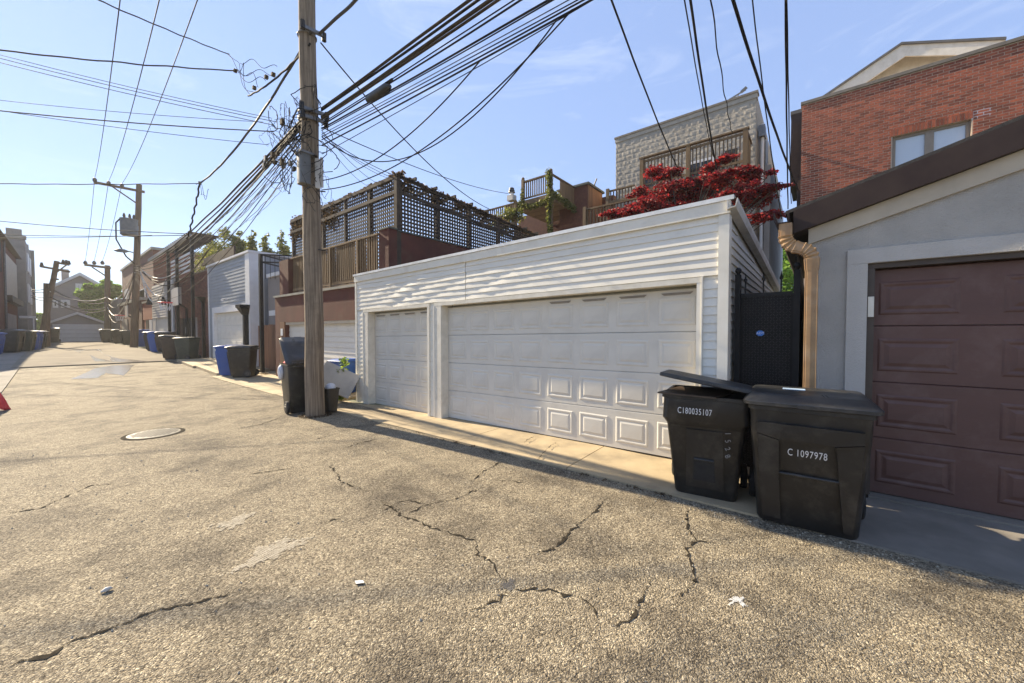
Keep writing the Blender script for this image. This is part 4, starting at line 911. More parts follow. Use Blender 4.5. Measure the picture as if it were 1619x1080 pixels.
# planted roof: small conifers and a bush
for i, (px_, py0, py1, X_, wd, lb) in enumerate([(356, 414, 358, 8.6, 2.3, 'broad olive bush on the roof of the grey sided garage'), (398, 392, 364, 9.2, .5, 'first slim conifer on the roof, right of the olive bush'), (421, 400, 369, 9.2, .6, 'second slim conifer on the roof, beside the black post'), (446, 400, 364, 9.5, .6, 'third slim conifer on the roof, nearest the lattice screen'), (334, 412, 368, 9.0, 1.5, 'small olive bush at the left roof end of the grey sided garage'), (378, 404, 366, 9.2, 1.5, 'rounded olive bush between the broad bush and the slim conifers')]):
    b_ = PX(px_, py0, X_); h_ = zx(px_, py1, X_) - b_[2]; tr_ = thing('roof_shrub', lb, 'shrub', (X_, b_[1], b_[2] - .8), 'shrubs on the garage roofs')
    bl_ = [((X_ + random.gauss(0, .1), b_[1] + random.gauss(0, wd * .25), b_[2] + h_ * t), (wd * (1.05 - t * .9) * .7, wd * (1.05 - t * .9) * .7, h_ * .12)) for t in (-.3, -.1, .05, .2, .35, .5, .65, .8, .93)]
    leaf_cloud('foliage', bl_, 4200 if wd > .8 else 900, .15, MT['leaf_olive'], tr_, .5, .45)
    MB().tube([(X_, b_[1], b_[2] - .8), (X_, b_[1], b_[2] + h_)], [.05, .01], 5).build('stem', MT['bark'], tr_)

# brick building with pergola deck
bb = thing('brick_garage', 'brown brick building with dark door and steel framed roof deck, by the grey sided garage', 'house', (QX, 28.5, Zg(28.5)))
b0_, b1_ = Y5(330), Y5(277); bzt = 5.0
dA, dB, dZ = Y5(312), Y5(285), 2.55
MB().box((QX + .3, b0_, 0), (13, b1_, bzt)).box((QX, b0_, 0), (QX + .299, dA, bzt)).box((QX, dB, 0), (QX + .299, b1_, bzt)).box((QX, dA, dZ), (QX + .299, dB, bzt)).build('wall', MT['mortar_dark'], bb)
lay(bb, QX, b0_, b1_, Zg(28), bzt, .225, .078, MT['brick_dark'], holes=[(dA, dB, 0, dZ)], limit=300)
MB().box((QX + .15, dA, .1), (QX + .2, (dA * .45 + dB * .55), dZ)).build('garage_door', MT['taupe'], bb)
ddr = MB().box((QX + .12, (dA * .45 + dB * .55) + .02, .1), (QX + .2, dB, dZ)).build('door', MT['black_metal'], bb)
MB().box((QX + .10, dB - 1.1, 1.6), (QX + .119, dB - .75, 2.0)).build('notice', MT['white_frame'], ddr)
mz = PX(284, 470, QX); MB().box((QX - .25, mz[1] - .55, mz[2] - .55), (QX - .009, mz[1] + .55, mz[2] + .6)).build('meter_box', MT['slab_white'], bb)
for px_, t_ in ((316, 371), (291, 385), (277, 398)):
    y = Y5(px_); MB().box((QX - .36, y - .08, .3), (QX - .22, y + .08, Z5(px_, t_))).build('steel_post', MT['black_metal'], bb)
for k in range(5): z = bzt + .15 + k * .24; MB().box((QX - .2, Y5(315), z), (QX - .16, Y5(278), z + .11)).build('rail_slat', MT['white_frame'], bb)
zt0 = Z5(316, 373)
MB().box((QX - .5, Y5(317), zt0 - .1), (QX - .3, Y5(250), zt0 + .08)).build('pergola_beam', MT['steel'], bb)
for k in range(16): y = Y5(317) + .5 * k; MB().box((QX - .45, y, zt0 + .081), (QX + .9, y + .07, zt0 + .2)).build('pergola_slat', MT['lattice'], bb)
MB().box((QX + 1.6, Y5(317), bzt + .001), (QX + 1.7, Y5(262), zt0 - .2)).build('deck_screen', MT['lattice'], bb)
cb = MB(); y0 = Y5(324); z0 = Z5(324, 470); cb.hexa([(QX - .12, y0 - .1, z0 - .3), (QX - .009, y0 - .1, z0 - .3), (QX - .009, y0 + .1, z0 - .3), (QX - .12, y0 + .1, z0 - .3), (QX - .4, y0 - .25, z0), (QX - .009, y0 - .25, z0), (QX - .009, y0 + .25, z0), (QX - .4, y0 + .25, z0)]); cb.box((QX - .13, y0 - .09, .2), (QX - .01, y0 + .09, z0 - .301)); cb.build('downspout', MT['black_metal'], bb)

ws = thing('pale_sided_garage', 'narrow garage with pale lap siding and two wall lamps, left of the brown brick building', 'garage', (QX, 37, .45))
w0_, w1_ = Y5(275.5), Y5(241); wzt = Z5(258, 446)
MB().box((QX + .15, w0_ + .02, .2), (13, w1_, wzt)).box((QX, w0_ + .02, 2.7), (QX + .149, w1_, wzt)).box((QX, w0_ + .02, .2), (QX + .149, w0_ + 1.0, 2.699)).box((QX, w1_ - 1.2, .2), (QX + .149, w1_, 2.699)).build('wall', MT['pale_siding'], ws)
rows(ws, QX, w0_ + .3, w1_ - .05, 2.75, wzt - .05, .19, MT['pale_siding'], proud=.03)
MB().box((QX - .06, w0_ - .0, .2), (QX - .001, w0_ + .29, wzt)).build('corner_board', MT['white_frame'], ws)
MB().box((QX + .08, w0_ + 1.05, .3), (QX + .13, w1_ - 1.25, 2.698)).build('garage_door', MT['door_white'], ws)
for px_ in (266, 243): q = PX(px_, 480, QX); MB().tube([(QX - .25, q[1], q[2] - .1), (QX - .25, q[1], q[2] + .45)], [.2, .06], 8).build('wall_lamp', MT['black_metal'], ws)
lh = thing('orange_brick_garage', 'low orange brick garage with pale coping beyond the pale sided garage', 'garage', (QX, 43, .45))
l0, l1 = Y5(241) + .02, Y5(226); lz = Z5(235, 478)
MB().box((QX + .1, l0, .3), (13, l1, lz)).box((QX, l0, 2.7), (QX + .099, l1, lz)).build('wall', MT['brick'], lh); MB().box((QX - .06, l0, lz + .001), (QX + .4, l1, lz + .15)).build('coping', MT['coping'], lh)
MB().box((QX - .02, l0 + .2, .35), (QX + .05, l0 + 1.3, 2.65)).build('garage_door', MT['white_frame'], lh); MB().box((QX - .02, l0 + 1.6, .35), (QX + .05, l0 + 2.8, 2.65)).build('door', MT['brown_frame'], lh)
def block(name, label, X0, ya, yb, z1, m, parts=(), roof=None):
    t = thing(name, label, 'house', (X0, (ya + yb) / 2, .45)); MB().box((X0, ya, .3), (X0 + 10, yb, z1)).build('wall', MT[m], t)
    for (nm, pa, pb, za, zb, mm) in parts: MB().box((X0 - .06, pa, za), (X0 - .001, pb, zb)).build(nm, MT[mm], t)
    if roof: MB().box((X0 - .15, ya - .1, z1 + .001), (X0 + 10, yb + .1, z1 + .25)).build('coping', MT[roof], t)
    return t
block('dark_brick_house', 'tall dark brick house behind the second utility pole with balcony', 7.4, yx(243, 7.4, 450), yx(193, 7.4, 450), zx(200, 424, 7.4), 'brick_dark', [('window', yx(232, 7.4) , yx(222, 7.4), 4.5, 6.4, 'white_frame'), ('window', yx(206, 7.4), yx(199, 7.4), 4.4, 7.2, 'white_frame'), ('pane', yx(231, 7.4), yx(223, 7.4), 4.6, 6.3, 'dark_glass')], 'coping')
block('brown_brick_garage', 'brown brick garage with dark doors beyond the second utility pole', 5.75, yx(225, 5.75), yx(190, 5.75), zx(205, 480, 5.75), 'brick_dark', [('door', yx(218, 5.75), yx(208, 5.75), .5, 3.0, 'black_metal'), ('garage_door', yx(203, 5.75), yx(194, 5.75), .5, 3.0, 'taupe')], 'coping')
block('taupe_row_house', 'taupe vertical board house at the far right end of the alley', 5.8, yx(189, 5.8), yx(176, 5.8), zx(183, 474, 5.8), 'taupe', [('board', yx(188, 5.8) + i * 1.1, yx(188, 5.8) + i * 1.1 + .15, .6, zx(183, 476, 5.8), 'slot') for i in range(9)], None)

# basketball hoops
def hoop(px_, py_, X0, lb):
    c = PX(px_, py_, X0); t = thing('basketball_hoop', lb, 'hoop', (c[0], c[1], Zg(c[1])), 'basketball hoops along the right side')
    x, y, z = c; MB().tube([(x + .5, y, Zg(y)), (x + .5, y, z - .3), (x + .1, y, z)], .06, 8).build('pole', MT['black_metal'], t)
    MB().box((x - .02, y - .8, z - .15), (x + .02, y + .8, z + .85)).build('backboard', MT['slab_white'], t)
    rr = .30; MB().tube([(x - .42 + rr * math.cos(a), y + rr * math.sin(a), z) for a in np.linspace(0, 2 * math.pi, 17)], .03, 6).build('rim', MT['red_flag'], t)
    nb = MB()
    for a in np.linspace(0, 2 * math.pi, 13)[:-1]: nb.tube([(x - .42 + rr * math.cos(a), y + rr * math.sin(a), z), (x - .42 + rr * .6 * math.cos(a + .4), y + rr * .6 * math.sin(a + .4), z - .45)], .012, 4)
    nb.build('net', MT['bag_white'], t)
hoop(200, 499, 4.9, 'basketball hoop with white net just left of the second utility pole')
hoop(277, 479, 5.0, 'basketball hoop with red rim in front of the pale sided garage')

# ================================================================== FAR END
FY = 70.0
def F(px_, py_, Y0=FY): q = PY(px_, py_, Y0); return q[0], q[2]
fg = thing('far_garage', 'mauve grey gabled garage with wide white door closing the end of the alley', 'garage', (3.5, FY, .45))
(xl, ze), (xr, _), (xm, zr) = F(74, 513), F(171, 513), F(122, 497)
MB().prism([(xl, .3), (xr, .3), (xr, ze), (xm, zr), (xl, ze)], 'y', FY, FY + 8).build('wall', MT['house_blue'], fg)
MB().prism([(xl - .3, ze - .15), (xm, zr), (xr + .3, ze - .15), (xr + .3, ze + .12), (xm, zr + .28), (xl - .3, ze + .12)], 'y', FY - .4, FY + 8).build('roof', MT['white_frame'], fg)
(dl_, dt_), (dr_, db_) = F(87, 515), F(167, 541)
MB().box((dl_ - .2, FY - .06, .46), (dr_ + .2, FY - .001, dt_ + .2)).build('door_frame', MT['white_frame'], fg)
gd = MB().box((dl_, FY - .08, .46), (dr_, FY - .061, dt_)).build('garage_door', MT['pale_siding'], fg)
for k in range(4): z = .5 + (dt_ - .5) * k / 4; MB().box((dl_ + .02, FY - .11, z + .02), (dr_ - .02, FY - .081, z + (dt_ - .5) / 4 - .03)).build('section', MT['white_frame'], gd)
HY = 80.0
fh = thing('far_house', 'grey gabled house with chimney rising behind the far garage', 'house', (3, HY, .45))
(xl, ze), (xr, ze2), (xm, zr) = F(78, 459, HY), F(176, 459, HY), F(126, 436, HY)
MB().prism([(xl, .3), (xr, .3), (xr, ze), (xm, zr), (xl, ze)], 'y', HY, HY + 10).build('wall', MT['house_blue'], fh)
hr = MB().prism([(xl - .4, ze - .2), (xm, zr), (xr + .4, ze - .2), (xr + .4, ze + .2), (xm, zr + .42), (xl - .4, ze + .2)], 'y', HY - .5, HY + 10).build('roof', MT['white_frame'], fh)
cc = F(105, 436, HY); MB().box((cc[0] - .35, HY + 3, zr - 2), (cc[0] + .35, HY + 3.7, cc[1] + 1.2)).build('chimney', MT['taupe'], hr)
for (p0, p1, q0, q1) in ((83, 92, 474, 487), (96, 111, 474, 487), (119, 130, 448, 460)):
    (x0, z1), (x1, z0) = F(p0, q0, HY), F(p1, q1, HY); wo = MB().box((x0, HY - .08, z0), (x1, HY - .001, z1)).build('window', MT['white_frame'], fh); MB().box((x0 + .3, HY - .10, z0 + .25), (x1 - .3, HY - .081, z1 - .25)).build('pane', MT['dark_glass'], wo)
def tree_at(name, label, base, blobs, n, size, m, tr=.18):
    t = thing(name, label, 'tree', base); leaf_cloud('crown', blobs, n, size, MT[m], t, .6, .4); trunk_limbs(t, base, (base[0], base[1], base[2] + (blobs[0][0][2] - base[2]) * 1.0), tr, [b[0] for b in blobs], MT['bark']); return t
TY = 76.
def tb(l, Y0): 
    o_ = []
    for px_, py_, r in l: q = PY(px_, py_, Y0); zc = float(np.dot(q - _C, _F)); rr = r * zc / 600; o_.append((tuple(q), (rr * 1.15, rr * 1.15, rr * .9)))
    return o_
tree_at('leafy_tree', 'yellow green tree between the far house and the right row of buildings', (6.6, TY, .45), tb([(150,470,13),(135,465,10),(165,460,12),(178,463,9),(160,485,13),(142,483,10),(175,480,8),(168,447,6),(185,455,6),(155,500,10),(140,452,5),(190,467,5)], TY), 9000, .42, 'leaf_bright', .3)
tree_at('distant_tree', 'small distant green tree left of the leaning utility pole', (.6, 110, .45), tb([(62,500,5),(66,510,6),(59,512,5),(64,522,6)], 110), 1500, .6, 'leaf_green', .2)

# ================================================================== LEFT SIDE
lbx = lambda y: -1.55 + .020 * y
lb = thing('left_brick_building', 'two storey brown brick building with sloping eave at the left edge', 'house', (-4, 37, .45))
yn, yf = 38.0, 60.0; xn, xf = -2.0, PY(29, 525, 60)[0]
zT = PY(10, 378, 48)[2]
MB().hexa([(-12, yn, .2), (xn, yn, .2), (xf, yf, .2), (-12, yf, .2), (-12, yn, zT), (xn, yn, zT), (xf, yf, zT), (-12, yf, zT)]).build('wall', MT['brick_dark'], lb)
MB().hexa([(-12.2, yn - .3, zT + .001), (xn + .35, yn - .3, zT + .001), (xf + .35, yf + .3, zT + .001), (-12.2, yf + .3, zT + .001), (-12.2, yn - .3, zT + .9), (xn - .6, yn - .3, zT + .9), (xf - .6, yf + .3, zT + .9), (-12.2, yf + .3, zT + .9)]).build('roof', MT['brown_fascia'], lb)
def on_left(y, out_): return xn + (xf - xn) * (y - yn) / (yf - yn) + out_
def lplate(nm, ya, yb, za, zb, m, o_=.05): MB().hexa([(on_left(ya, -.02), ya, za), (on_left(ya, o_), ya, za), (on_left(yb, o_), yb, za), (on_left(yb, -.02), yb, za), (on_left(ya, -.02), ya, zb), (on_left(ya, o_), ya, zb), (on_left(yb, o_), yb, zb), (on_left(yb, -.02), yb, zb)]).build(nm, MT[m], lb)
lplate('upper_boards', 38.2, 48, 6.2, zT - .02, 'lattice'); lplate('pale_panel', 49.5, 59.5, 4.6, 8.0, 'tan_trim', .06); lplate('garage_door', 51, 58, .6, 3.2, 'taupe'); lplate('garage_door', 40, 45, .6, 3.0, 'brown_frame'); lplate('awning', 49.5, 59.5, 4.1, 4.58, 'brown_frame', .4)
MB().tube([(on_left(48.8, .12), 48.8, .3), (on_left(48.8, .12), 48.8, zT)], .07, 8).build('drain_pipe', MT['steel'], lb)
gb = thing('left_grey_building', 'tall grey stone building with chimney beyond the left brick building', 'house', (-4, 52, .45))
gz = PY(55, 403, 76)[2]; gz2 = PY(42, 388, 66)[2]
XA_, XB_ = PY(44, 525, 62)[0], PY(52, 525, 72)[0]
MB().hexa([(-12, 62, .2), (XA_, 62, .2), (XB_, 72, .2), (-12, 72, .2), (-12, 62, gz2), (XA_, 62, gz2), (XB_, 72, gz2), (-12, 72, gz2)]).build('wall', MT['grey_stone'], gb)
MB().box((-12, 72.02, .2), (PY(58, 525, 84)[0], 84, gz)).build('rear_wing', MT['grey_stone'], gb)
MB().box((XA_ - 1.2, 64, gz2), (XA_ - .2, 65, gz2 + 1.3)).build('chimney', MT['grey_stone'], gb); MB().box((-1.3, 76, gz), (-.4, 77, gz + 1.2)).build('chimney', MT['grey_stone'], gb)
MB().box((-4, 61.9, gz2), (XA_ + .1, 62.3, gz2 + .35)).build('coping', MT['coping'], gb)
for za in (4.8, 8.0):
    for k in (2, 6): xa = XA_ + (XB_ - XA_) * k / 10; MB().hexa([(xa - .05, 62 + k, za), (xa + .08, 62 + k, za), (xa + .15, 64 + k, za), (xa, 64 + k, za), (xa - .05, 62 + k, za + 1.9), (xa + .08, 62 + k, za + 1.9), (xa + .15, 64 + k, za + 1.9), (xa, 64 + k, za + 1.9)]).build('window', MT['white_frame'], gb)
MB().box((-1.0, 58.5, 3.0), (.0, 60.2, 3.2)).box((-.2, 58.6, .5), (-.1, 58.7, 2.99)).box((-.2, 60.0, .5), (-.1, 60.1, 2.99)).build('porch_canopy', MT['white_frame'], gb)

# ================================================================== CARTS
def make_cart(name, label, model, mb_, ml_, w0=.54, w1=.70, d0=.54, d1=.74, H_=1.02, lid=0., roll=0., number=None, group=None, wr=.13):
    t = thing(name, label, 'trash cart', (0, 0, 0), group); body, lidm = MT[mb_], MT[ml_]
    tab = [(.0, d0 * .95, w0 * .96, .02), (.03, d0, w0, .02), (.72, d0 + (d1 - d0) * .6, w0 + (w1 - w0) * .62, .0), (.80, d0 + (d1 - d0) * (.92 if model == 'flare' else .68), w0 + (w1 - w0) * (.95 if model == 'flare' else .7), -.01), (H_ - .04, d1 - .04, w1 - .03, -.01), (H_ - .035, d1, w1, -.01), (H_, d1, w1, -.01)]
    if model == 'flare': tab.insert(3, (.74, d0 + (d1 - d0) * .66, w0 + (w1 - w0) * .66, .0))
    def at(z):
        for (a, b) in zip(tab, tab[1:]):
            if a[0] <= z <= b[0]: k = (z - a[0]) / (b[0] - a[0]); return [a[i] * (1 - k) + b[i] * k for i in range(4)]
        return list(tab[-1])
    rings = [rrect(w_, d_, .055, z, 4, ox) for z, d_, w_, ox in tab] + [rrect(w1 - .05, d1 - .05, .04, H_, 4, -.01), rrect(w1 - .08, d1 - .08, .04, H_ - .25, 4, -.01)]
    m = MB(); m.loft(rings); m.build('body', body, t, 38)
    def xf(z, o_=0): z_, d_, w_, ox = at(z); return -d_ / 2 + ox - o_
    def fpatch(nm, pts, o_, mat_, deep=.02):    # plate lying on the front face: pts (y, z)
        m = MB(); n_ = len(pts); m.add([(xf(z, o_), y, z) for y, z in pts] + [(xf(z, -deep), y, z) for y, z in pts], [tuple(range(n_)), tuple(range(2*n_-1, n_-1, -1))] + [(i, (i+1)%n_, n_+(i+1)%n_, n_+i) for i in range(n_)]); return m.build(nm, mat_, t)
    wa, wb = at(.1)[2] / 2 - .05, at(.78)[2] / 2 - .05
    if model == 'frame':
        fpatch('front_rib', [(.19, .76), (wb, .80), (wb, .72), (wa, .06), (.17, .06), (.185, .40)], .038, body)
        fpatch('front_rib', [(-.24, .06), (-wa, .06), (-wb, .72), (-wb, .80), (-.17, .76), (-.185, .70)], .038, body)
        fpatch('front_band', [(.19, .765), (-.17, .765), (-wb, .805), (-wb, .90), (wb, .90), (wb, .805)], .034, body)
        m = MB(); m.tube([(xf(.47, .012), .183, .47), (xf(.47, .012), -.205, .47)], .012, 8); m.build('grip_bar', MT['bin_lid'], t, 50)
    else:
        fpatch('front_panel', [(.16, .70), (.17, .10), (-.17, .10), (-.16, .70)], .010, body)
        fpatch('grip_recess', [(.09, .42), (.10, .18), (-.10, .18), (-.085, .42)], .013, MT['rubber'])
        m = MB(); m.tube([(xf(.40, .016), .09, .40), (xf(.40, .016), -.085, .40)], .012, 8); m.build('grip_bar', MT['bin_lid'], t, 50)
    # rear handle, axle, wheels
    xr_ = d1 / 2
    MB().tube([(xr_ - .03, -.22, H_ - .05), (xr_ + .08, -.22, H_ - .03), (xr_ + .08, .22, H_ - .03), (xr_ - .03, .22, H_ - .05)], .016, 8).build('handle', body, t, 60)
    xw = d0 / 2 - .02
    MB().tube([(xw, -w0 / 2 - .06, wr), (xw, w0 / 2 + .06, wr)], .014, 8).build('axle', MT['steel'], t)
    for s in (-1, 1):
        y_ = s * (w0 / 2 + .055)
        wh = MB().loft([[(xw + r * math.cos(a), y_ + o_, wr + r * math.sin(a)) for a in np.linspace(0, 2 * math.pi, 25)[:-1]] for r, o_ in ((wr - .05, -.030), (wr - .012, -.030), (wr, -.018), (wr, .018), (wr - .012, .030), (wr - .05, .030))]).build('wheel', MT['rubber'], t, 40)
        MB().loft([[(xw + r * math.cos(a), y_ + o_ * s, wr + r * math.sin(a)) for a in np.linspace(0, 2 * math.pi, 13)[:-1]] for r, o_ in ((.075, .0305), (.07, .036), (.03, .036), (.025, .046))]).build('hub', MT['bin_lid'], wh, 40)
    # lid: domed shell, hinged at the rear
    hx = d1 / 2 - .01
    lw, ld = w1 + .07, d1 + .07
    lr = [rrect(lw - .02, ld - .02, .07, .006, 5, -ld / 2 + .02), rrect(lw, ld, .08, .012, 5, -ld / 2 + .02), rrect(lw, ld, .08, .038, 5, -ld / 2 + .02), rrect(lw - .014, ld - .014, .08, .046, 5, -ld / 2 + .02), rrect(lw - .10, ld - .22, .06, .088, 5, -ld / 2 + .075), rrect(lw - .13, ld - .25, .05, .092, 5, -ld / 2 + .075), rrect(lw - .30, ld - .42, .05, .096, 5, -ld / 2 + .075), rrect(lw - .33, ld - .45, .05, .090, 5, -ld / 2 + .075), rrect(.1, .1, .04, .092, 5, -ld / 2 + .07)]
    lo_ = link('lid', MB().loft(lr).mesh('lid', 24), lidm, t); lo_.location = (hx, 0, H_); lo_.rotation_euler = (R_(roll), R_(lid), 0)
    for y_ in (-.22, -.08, .08, .22):
        link('hinge', MB().tube([(.005, y_ - .04, .055), (.005, y_ + .04, .055)], .028, 8).mesh('hinge', 50), lidm, lo_)
    link('lid_tab', MB().box((-ld + .005, -.07, .012), (-ld + .03, .07, .035)).mesh('lid_tab'), lidm, lo_)
    if model == 'frame':
        link('lid_mark', MB().bar((-.56, -.10, .094), (-.66, -.11, .090), .008, .006).bar((-.56, -.125, .094), (-.66, -.135, .090), .008, .006).mesh('lid_mark'), MT['rubber'], lo_)
    if number:
        s, y_, z_, sz = number; me = text_mesh(s, sz); o = link('number_print', me, MT['white_print'], t)
        o_ = .0125 if model == 'frame' and z_ < .76 else .004
        slope = math.atan2(xf(z_ - .05) - xf(z_ + .05), .1); o.location = (xf(z_, .006), y_, z_); o.rotation_euler = (R_(90) + slope, 0, R_(-90)); o.scale = (.62, 1, 1)
    return t
near2 = make_cart('trash_cart', 'black trash cart with closed domed lid and number C1097978, in front of the brown door', 'frame', 'bin_black', 'bin_lid', .69, .83, .58, .80, 1.04, 0, 0, ('C 1097978', .0, .66, .085), None, .155)
near2.location = (4.28, .055, .012); near2.rotation_euler = (0, 0, R_(3))
lidp = [c for c in near2.children if c.name.startswith('lid')][0]
link('lid_label', MB().box((-.30, .00, .092), (-.20, .17, .0955)).mesh('lid_label'), MT['lid_paper'], lidp)
near1 = make_cart('trash_cart', 'black trash cart with tilted overfull lid and number C180035107, beside the white garage door', 'flare', 'bin_black', 'bin_lid', .56, .78, .54, .78, 1.04, 8, 9, ('C180035107', .085, .885, .086))
near1.location = (4.40, .875, .015); near1.rotation_euler = (0, 0, R_(7))
from mathutils import Matrix
for k, ch_ in enumerate('1528'):
    q = link('chalk_mark', text_mesh(ch_, .085), MT['grey_print'], near1); z_ = .70 - k * .075
    q.location = (-.356 + .105 * (.70 - z_) + .004, -.20, z_); q.rotation_euler = (Matrix.Rotation(R_(-90), 3, 'Z') @ Matrix.Rotation(R_(96), 3, 'X') @ Matrix.Rotation(R_(-80 + 9 * k), 3, 'Z')).to_euler(); q.scale = (.8, .8, 1)
fl = MB().hexa([(-.44, -.10, 1.035), (.20, -.30, 1.035), (.20, .30, 1.035), (-.44, .42, 1.045), (-.44, -.10, 1.05), (.20, -.30, 1.05), (.20, .30, 1.05), (-.44, .42, 1.06)])
flo = link('cardboard', fl.mesh('cardboard'), MT['bin_brown'], near1)
polec = make_cart('trash_cart', 'black trash cart with wide open lid standing behind the near utility pole', 'frame', 'bin_black', 'bin_lid', .54, .66, .54, .72, 1.0, 44, 0)
polec.location = (3.52, 8.62, .005); polec.rotation_euler = (0, 0, R_(-97))
protos = {}
def far_cart(col, px_, py_, label, rz=0, group='carts along the alley', lid=0, sc=1.0, wide=False, at=None):
    key = (col, lid)
    m = {'black': ('bin_black', 'bin_lid'), 'blue': ('bin_blue', 'bin_blue'), 'green': ('bin_green', 'bin_green'), 'brown': ('bin_brown', 'bin_lid')}[col]
    if key not in protos:
        protos[key] = o = make_cart('recycling_cart' if col == 'blue' else 'trash_cart', label, 'frame', m[0], m[1], .54, .68, .54, .76, 1.02, lid, 0, None, group)
    else: o = copy_tree(protos[key])
    o['label'] = label; p = PG(px_, py_) if at is None else at
    o.location = (p[0], p[1], Zg(p[1]) + (.05 if p[1] > 25 else .01)); o.rotation_euler = (0, 0, R_(rz)); o.scale = (sc,) * 3; o['group'] = group; return o
far_cart('black', 385, 597, 'black trash cart with closed lid in front of the grey sided garage', -38, sc=1.02).location.z = .06
far_cart('blue', 366, 594, 'blue recycling cart half hidden behind the black cart by the grey sided garage', -40, sc=1.0).location.z = .08
far_cart('brown', 273, 569, 'tilted black cart with dusty lid at the corner of the far concrete', -20, lid=4, sc=1.05)
far_cart('green', 297, 570, 'dark green cart in front of the brown brick building', -50, sc=1.05)
far_cart('brown', 262, 557, 'brown trash cart, rightmost of the three by the pale sided garage', -30, sc=1.1)
far_cart('blue', 251, 557, 'blue recycling cart between the black and brown carts by the pale sided garage', -25, sc=1.12)
far_cart('black', 243, 555, 'black trash cart, leftmost of the three by the pale sided garage', -15, sc=1.1)
far_cart('blue', 229, 549, 'blue recycling cart immediately right of the second utility pole', -20, sc=1.25)
far_cart('green', 204, 546, 'dark green cart immediately left of the second utility pole', -20, sc=1.2)
far_cart('black', 190, 544, 'black cart in front of the taupe board house, left of the green cart', -20, sc=1.3)
far_cart('black', 169, 542, 'black cart below the third utility pole beside the far garage door', -10, sc=1.35)
far_cart('blue', 0, 556, 'blue recycling cart at the very left edge of the picture', 150, sc=1.05, at=(-1.55, 34.2))
far_cart('black', 22, 557, 'broad black cart, second from the left edge, by the left brick building', 160, sc=1.2, at=(-.95, 36.6))
far_cart('green', 43, 557, 'dark green cart between the black and blue carts on the left', 165, sc=1.15, at=(-.50, 38.4))
far_cart('blue', 54, 555, 'blue recycling cart on the left, below the leaning pole', 165, sc=1.15, at=(-.22, 40.4))
far_cart('black', 64, 552, 'black cart in the left row, touching the leaning utility pole', 170, sc=1.15, at=(.02, 43.2))
far_cart('black', 82, 541, 'dark cart left of the far garage door', 90, sc=1.5, at=(1.15, 66.5))

# ---------------------------------------------------------------- clutter by the near pole
def ground(x, y): return 0.03 if x > 3.9 else .004
p_ = PZ(523, 650, .02); sc_ = thing('small_trash_can', 'small black open trash can with white bag right of the near pole base', 'trash can', (p_[0], p_[1], .02))
x, y, z = sc_.location; ro = [[(x + a, y + b, z + c) for a, b, c in rrect(w_, w_, .04, h_)] for w_, h_ in ((.20, 0), (.27, .46), (.29, .462), (.29, .49), (.26, .49), (.22, .30))]
MB().loft(ro).build('body', MT['bin_black'], sc_, 40)
def bagmesh(c, r, seed):
    rr = random.Random(seed); m = MB(); rings = []
    for i in range(9):
        ph = math.pi * i / 8; rings.append([(c[0] + r[0] * math.sin(ph) * math.cos(a) * rr.uniform(.75, 1.15), c[1] + r[1] * math.sin(ph) * math.sin(a) * rr.uniform(.75, 1.15), c[2] - r[2] * math.cos(ph)) for a in np.linspace(0, 2 * math.pi, 13)[:-1]])
    return m.loft(rings)
tag(bagmesh((x, y, z + .50), (.11, .11, .09), 3).build('trash_bag', MT['bag_white'], None, 70), 'crumpled white bag bulging out of the small black trash can', 'bag')
hb = PX(455, 588, 3.30); tag(bagmesh((3.22, 8.82, .83), (.08, .09, .16), 5).build('trash_bag', MT['bag_white'], None, 70), 'white plastic bag hanging from the cart behind the near pole', 'bag')
tag(bagmesh((3.3, 8.72, 1.03), (.07, .10, .05), 8).build('trash_bag', MT['red_flag'], None, 70), 'red wrapper on the rim of the cart behind the near pole', 'litter')
bs = thing('leaning_panel', 'thick pale panel leaning on edge between the near pole and the white garage', 'panel', (4.35, 8.95, .02))
o = link('panel', MB().box((-.42, -.13, 0), (.42, .13, .60)).mesh('panel'), MT['slab_white'], bs); o.rotation_euler = (R_(-16), R_(28), R_(-34)); o.location = (0, .05, .24)
bcart = far_cart('blue', 552, 612, 'blue recycling cart tucked behind the left corner of the white garage', 10, group='carts along the alley', sc=.82, at=(5.2, 9.9)); bcart.location.z = .05
bc2 = MB()
wd = thing('weed', 'tall leafy weed growing at the left corner of the white garage', 'plant', (4.62, 9.0, .02))
leaf_cloud('leaves', [((4.66, 8.98, .95), (.10, .12, .16)), ((4.6, 8.95, .75), (.14, .13, .08)), ((4.7, 9.0, .60), (.12, .1, .08)), ((4.62, 8.98, .32), (.15, .16, .14)), ((4.58, 8.98, .14), (.16, .16, .12))], 240, .11, MT['leaf_green'], wd, .4, .5)
MB().tube([(4.62, 9, .0), (4.64, 8.99, .5), (4.66, 8.98, 1.05)], [.012, .009, .004], 5).build('stem', MT['leaf_green'], wd)
# debris and moss along the seams
db = thing('seam_weeds', 'dry leaves and moss along the seam of asphalt and apron', 'debris', (4.0, 4, 0))
stuff(leaf_cloud('debris', [((4.02 - .019 * y_ + random.gauss(0, .02), y_, .012), (.05, .14, .012)) for y_ in np.arange(1.2, 5.2, .3) if random.random() < .6] + [((3.47 + .25 * math.cos(a), 7.83 + .25 * math.sin(a), .02), (.10, .10, .03)) for a in np.linspace(0, 6, 12)] + [((5.4, 16.2 + .15 * k, .09), (.2, .1, .02)) for k in range(4)], 1500, .022, MT['leaf_dry'], db, .3, .6))

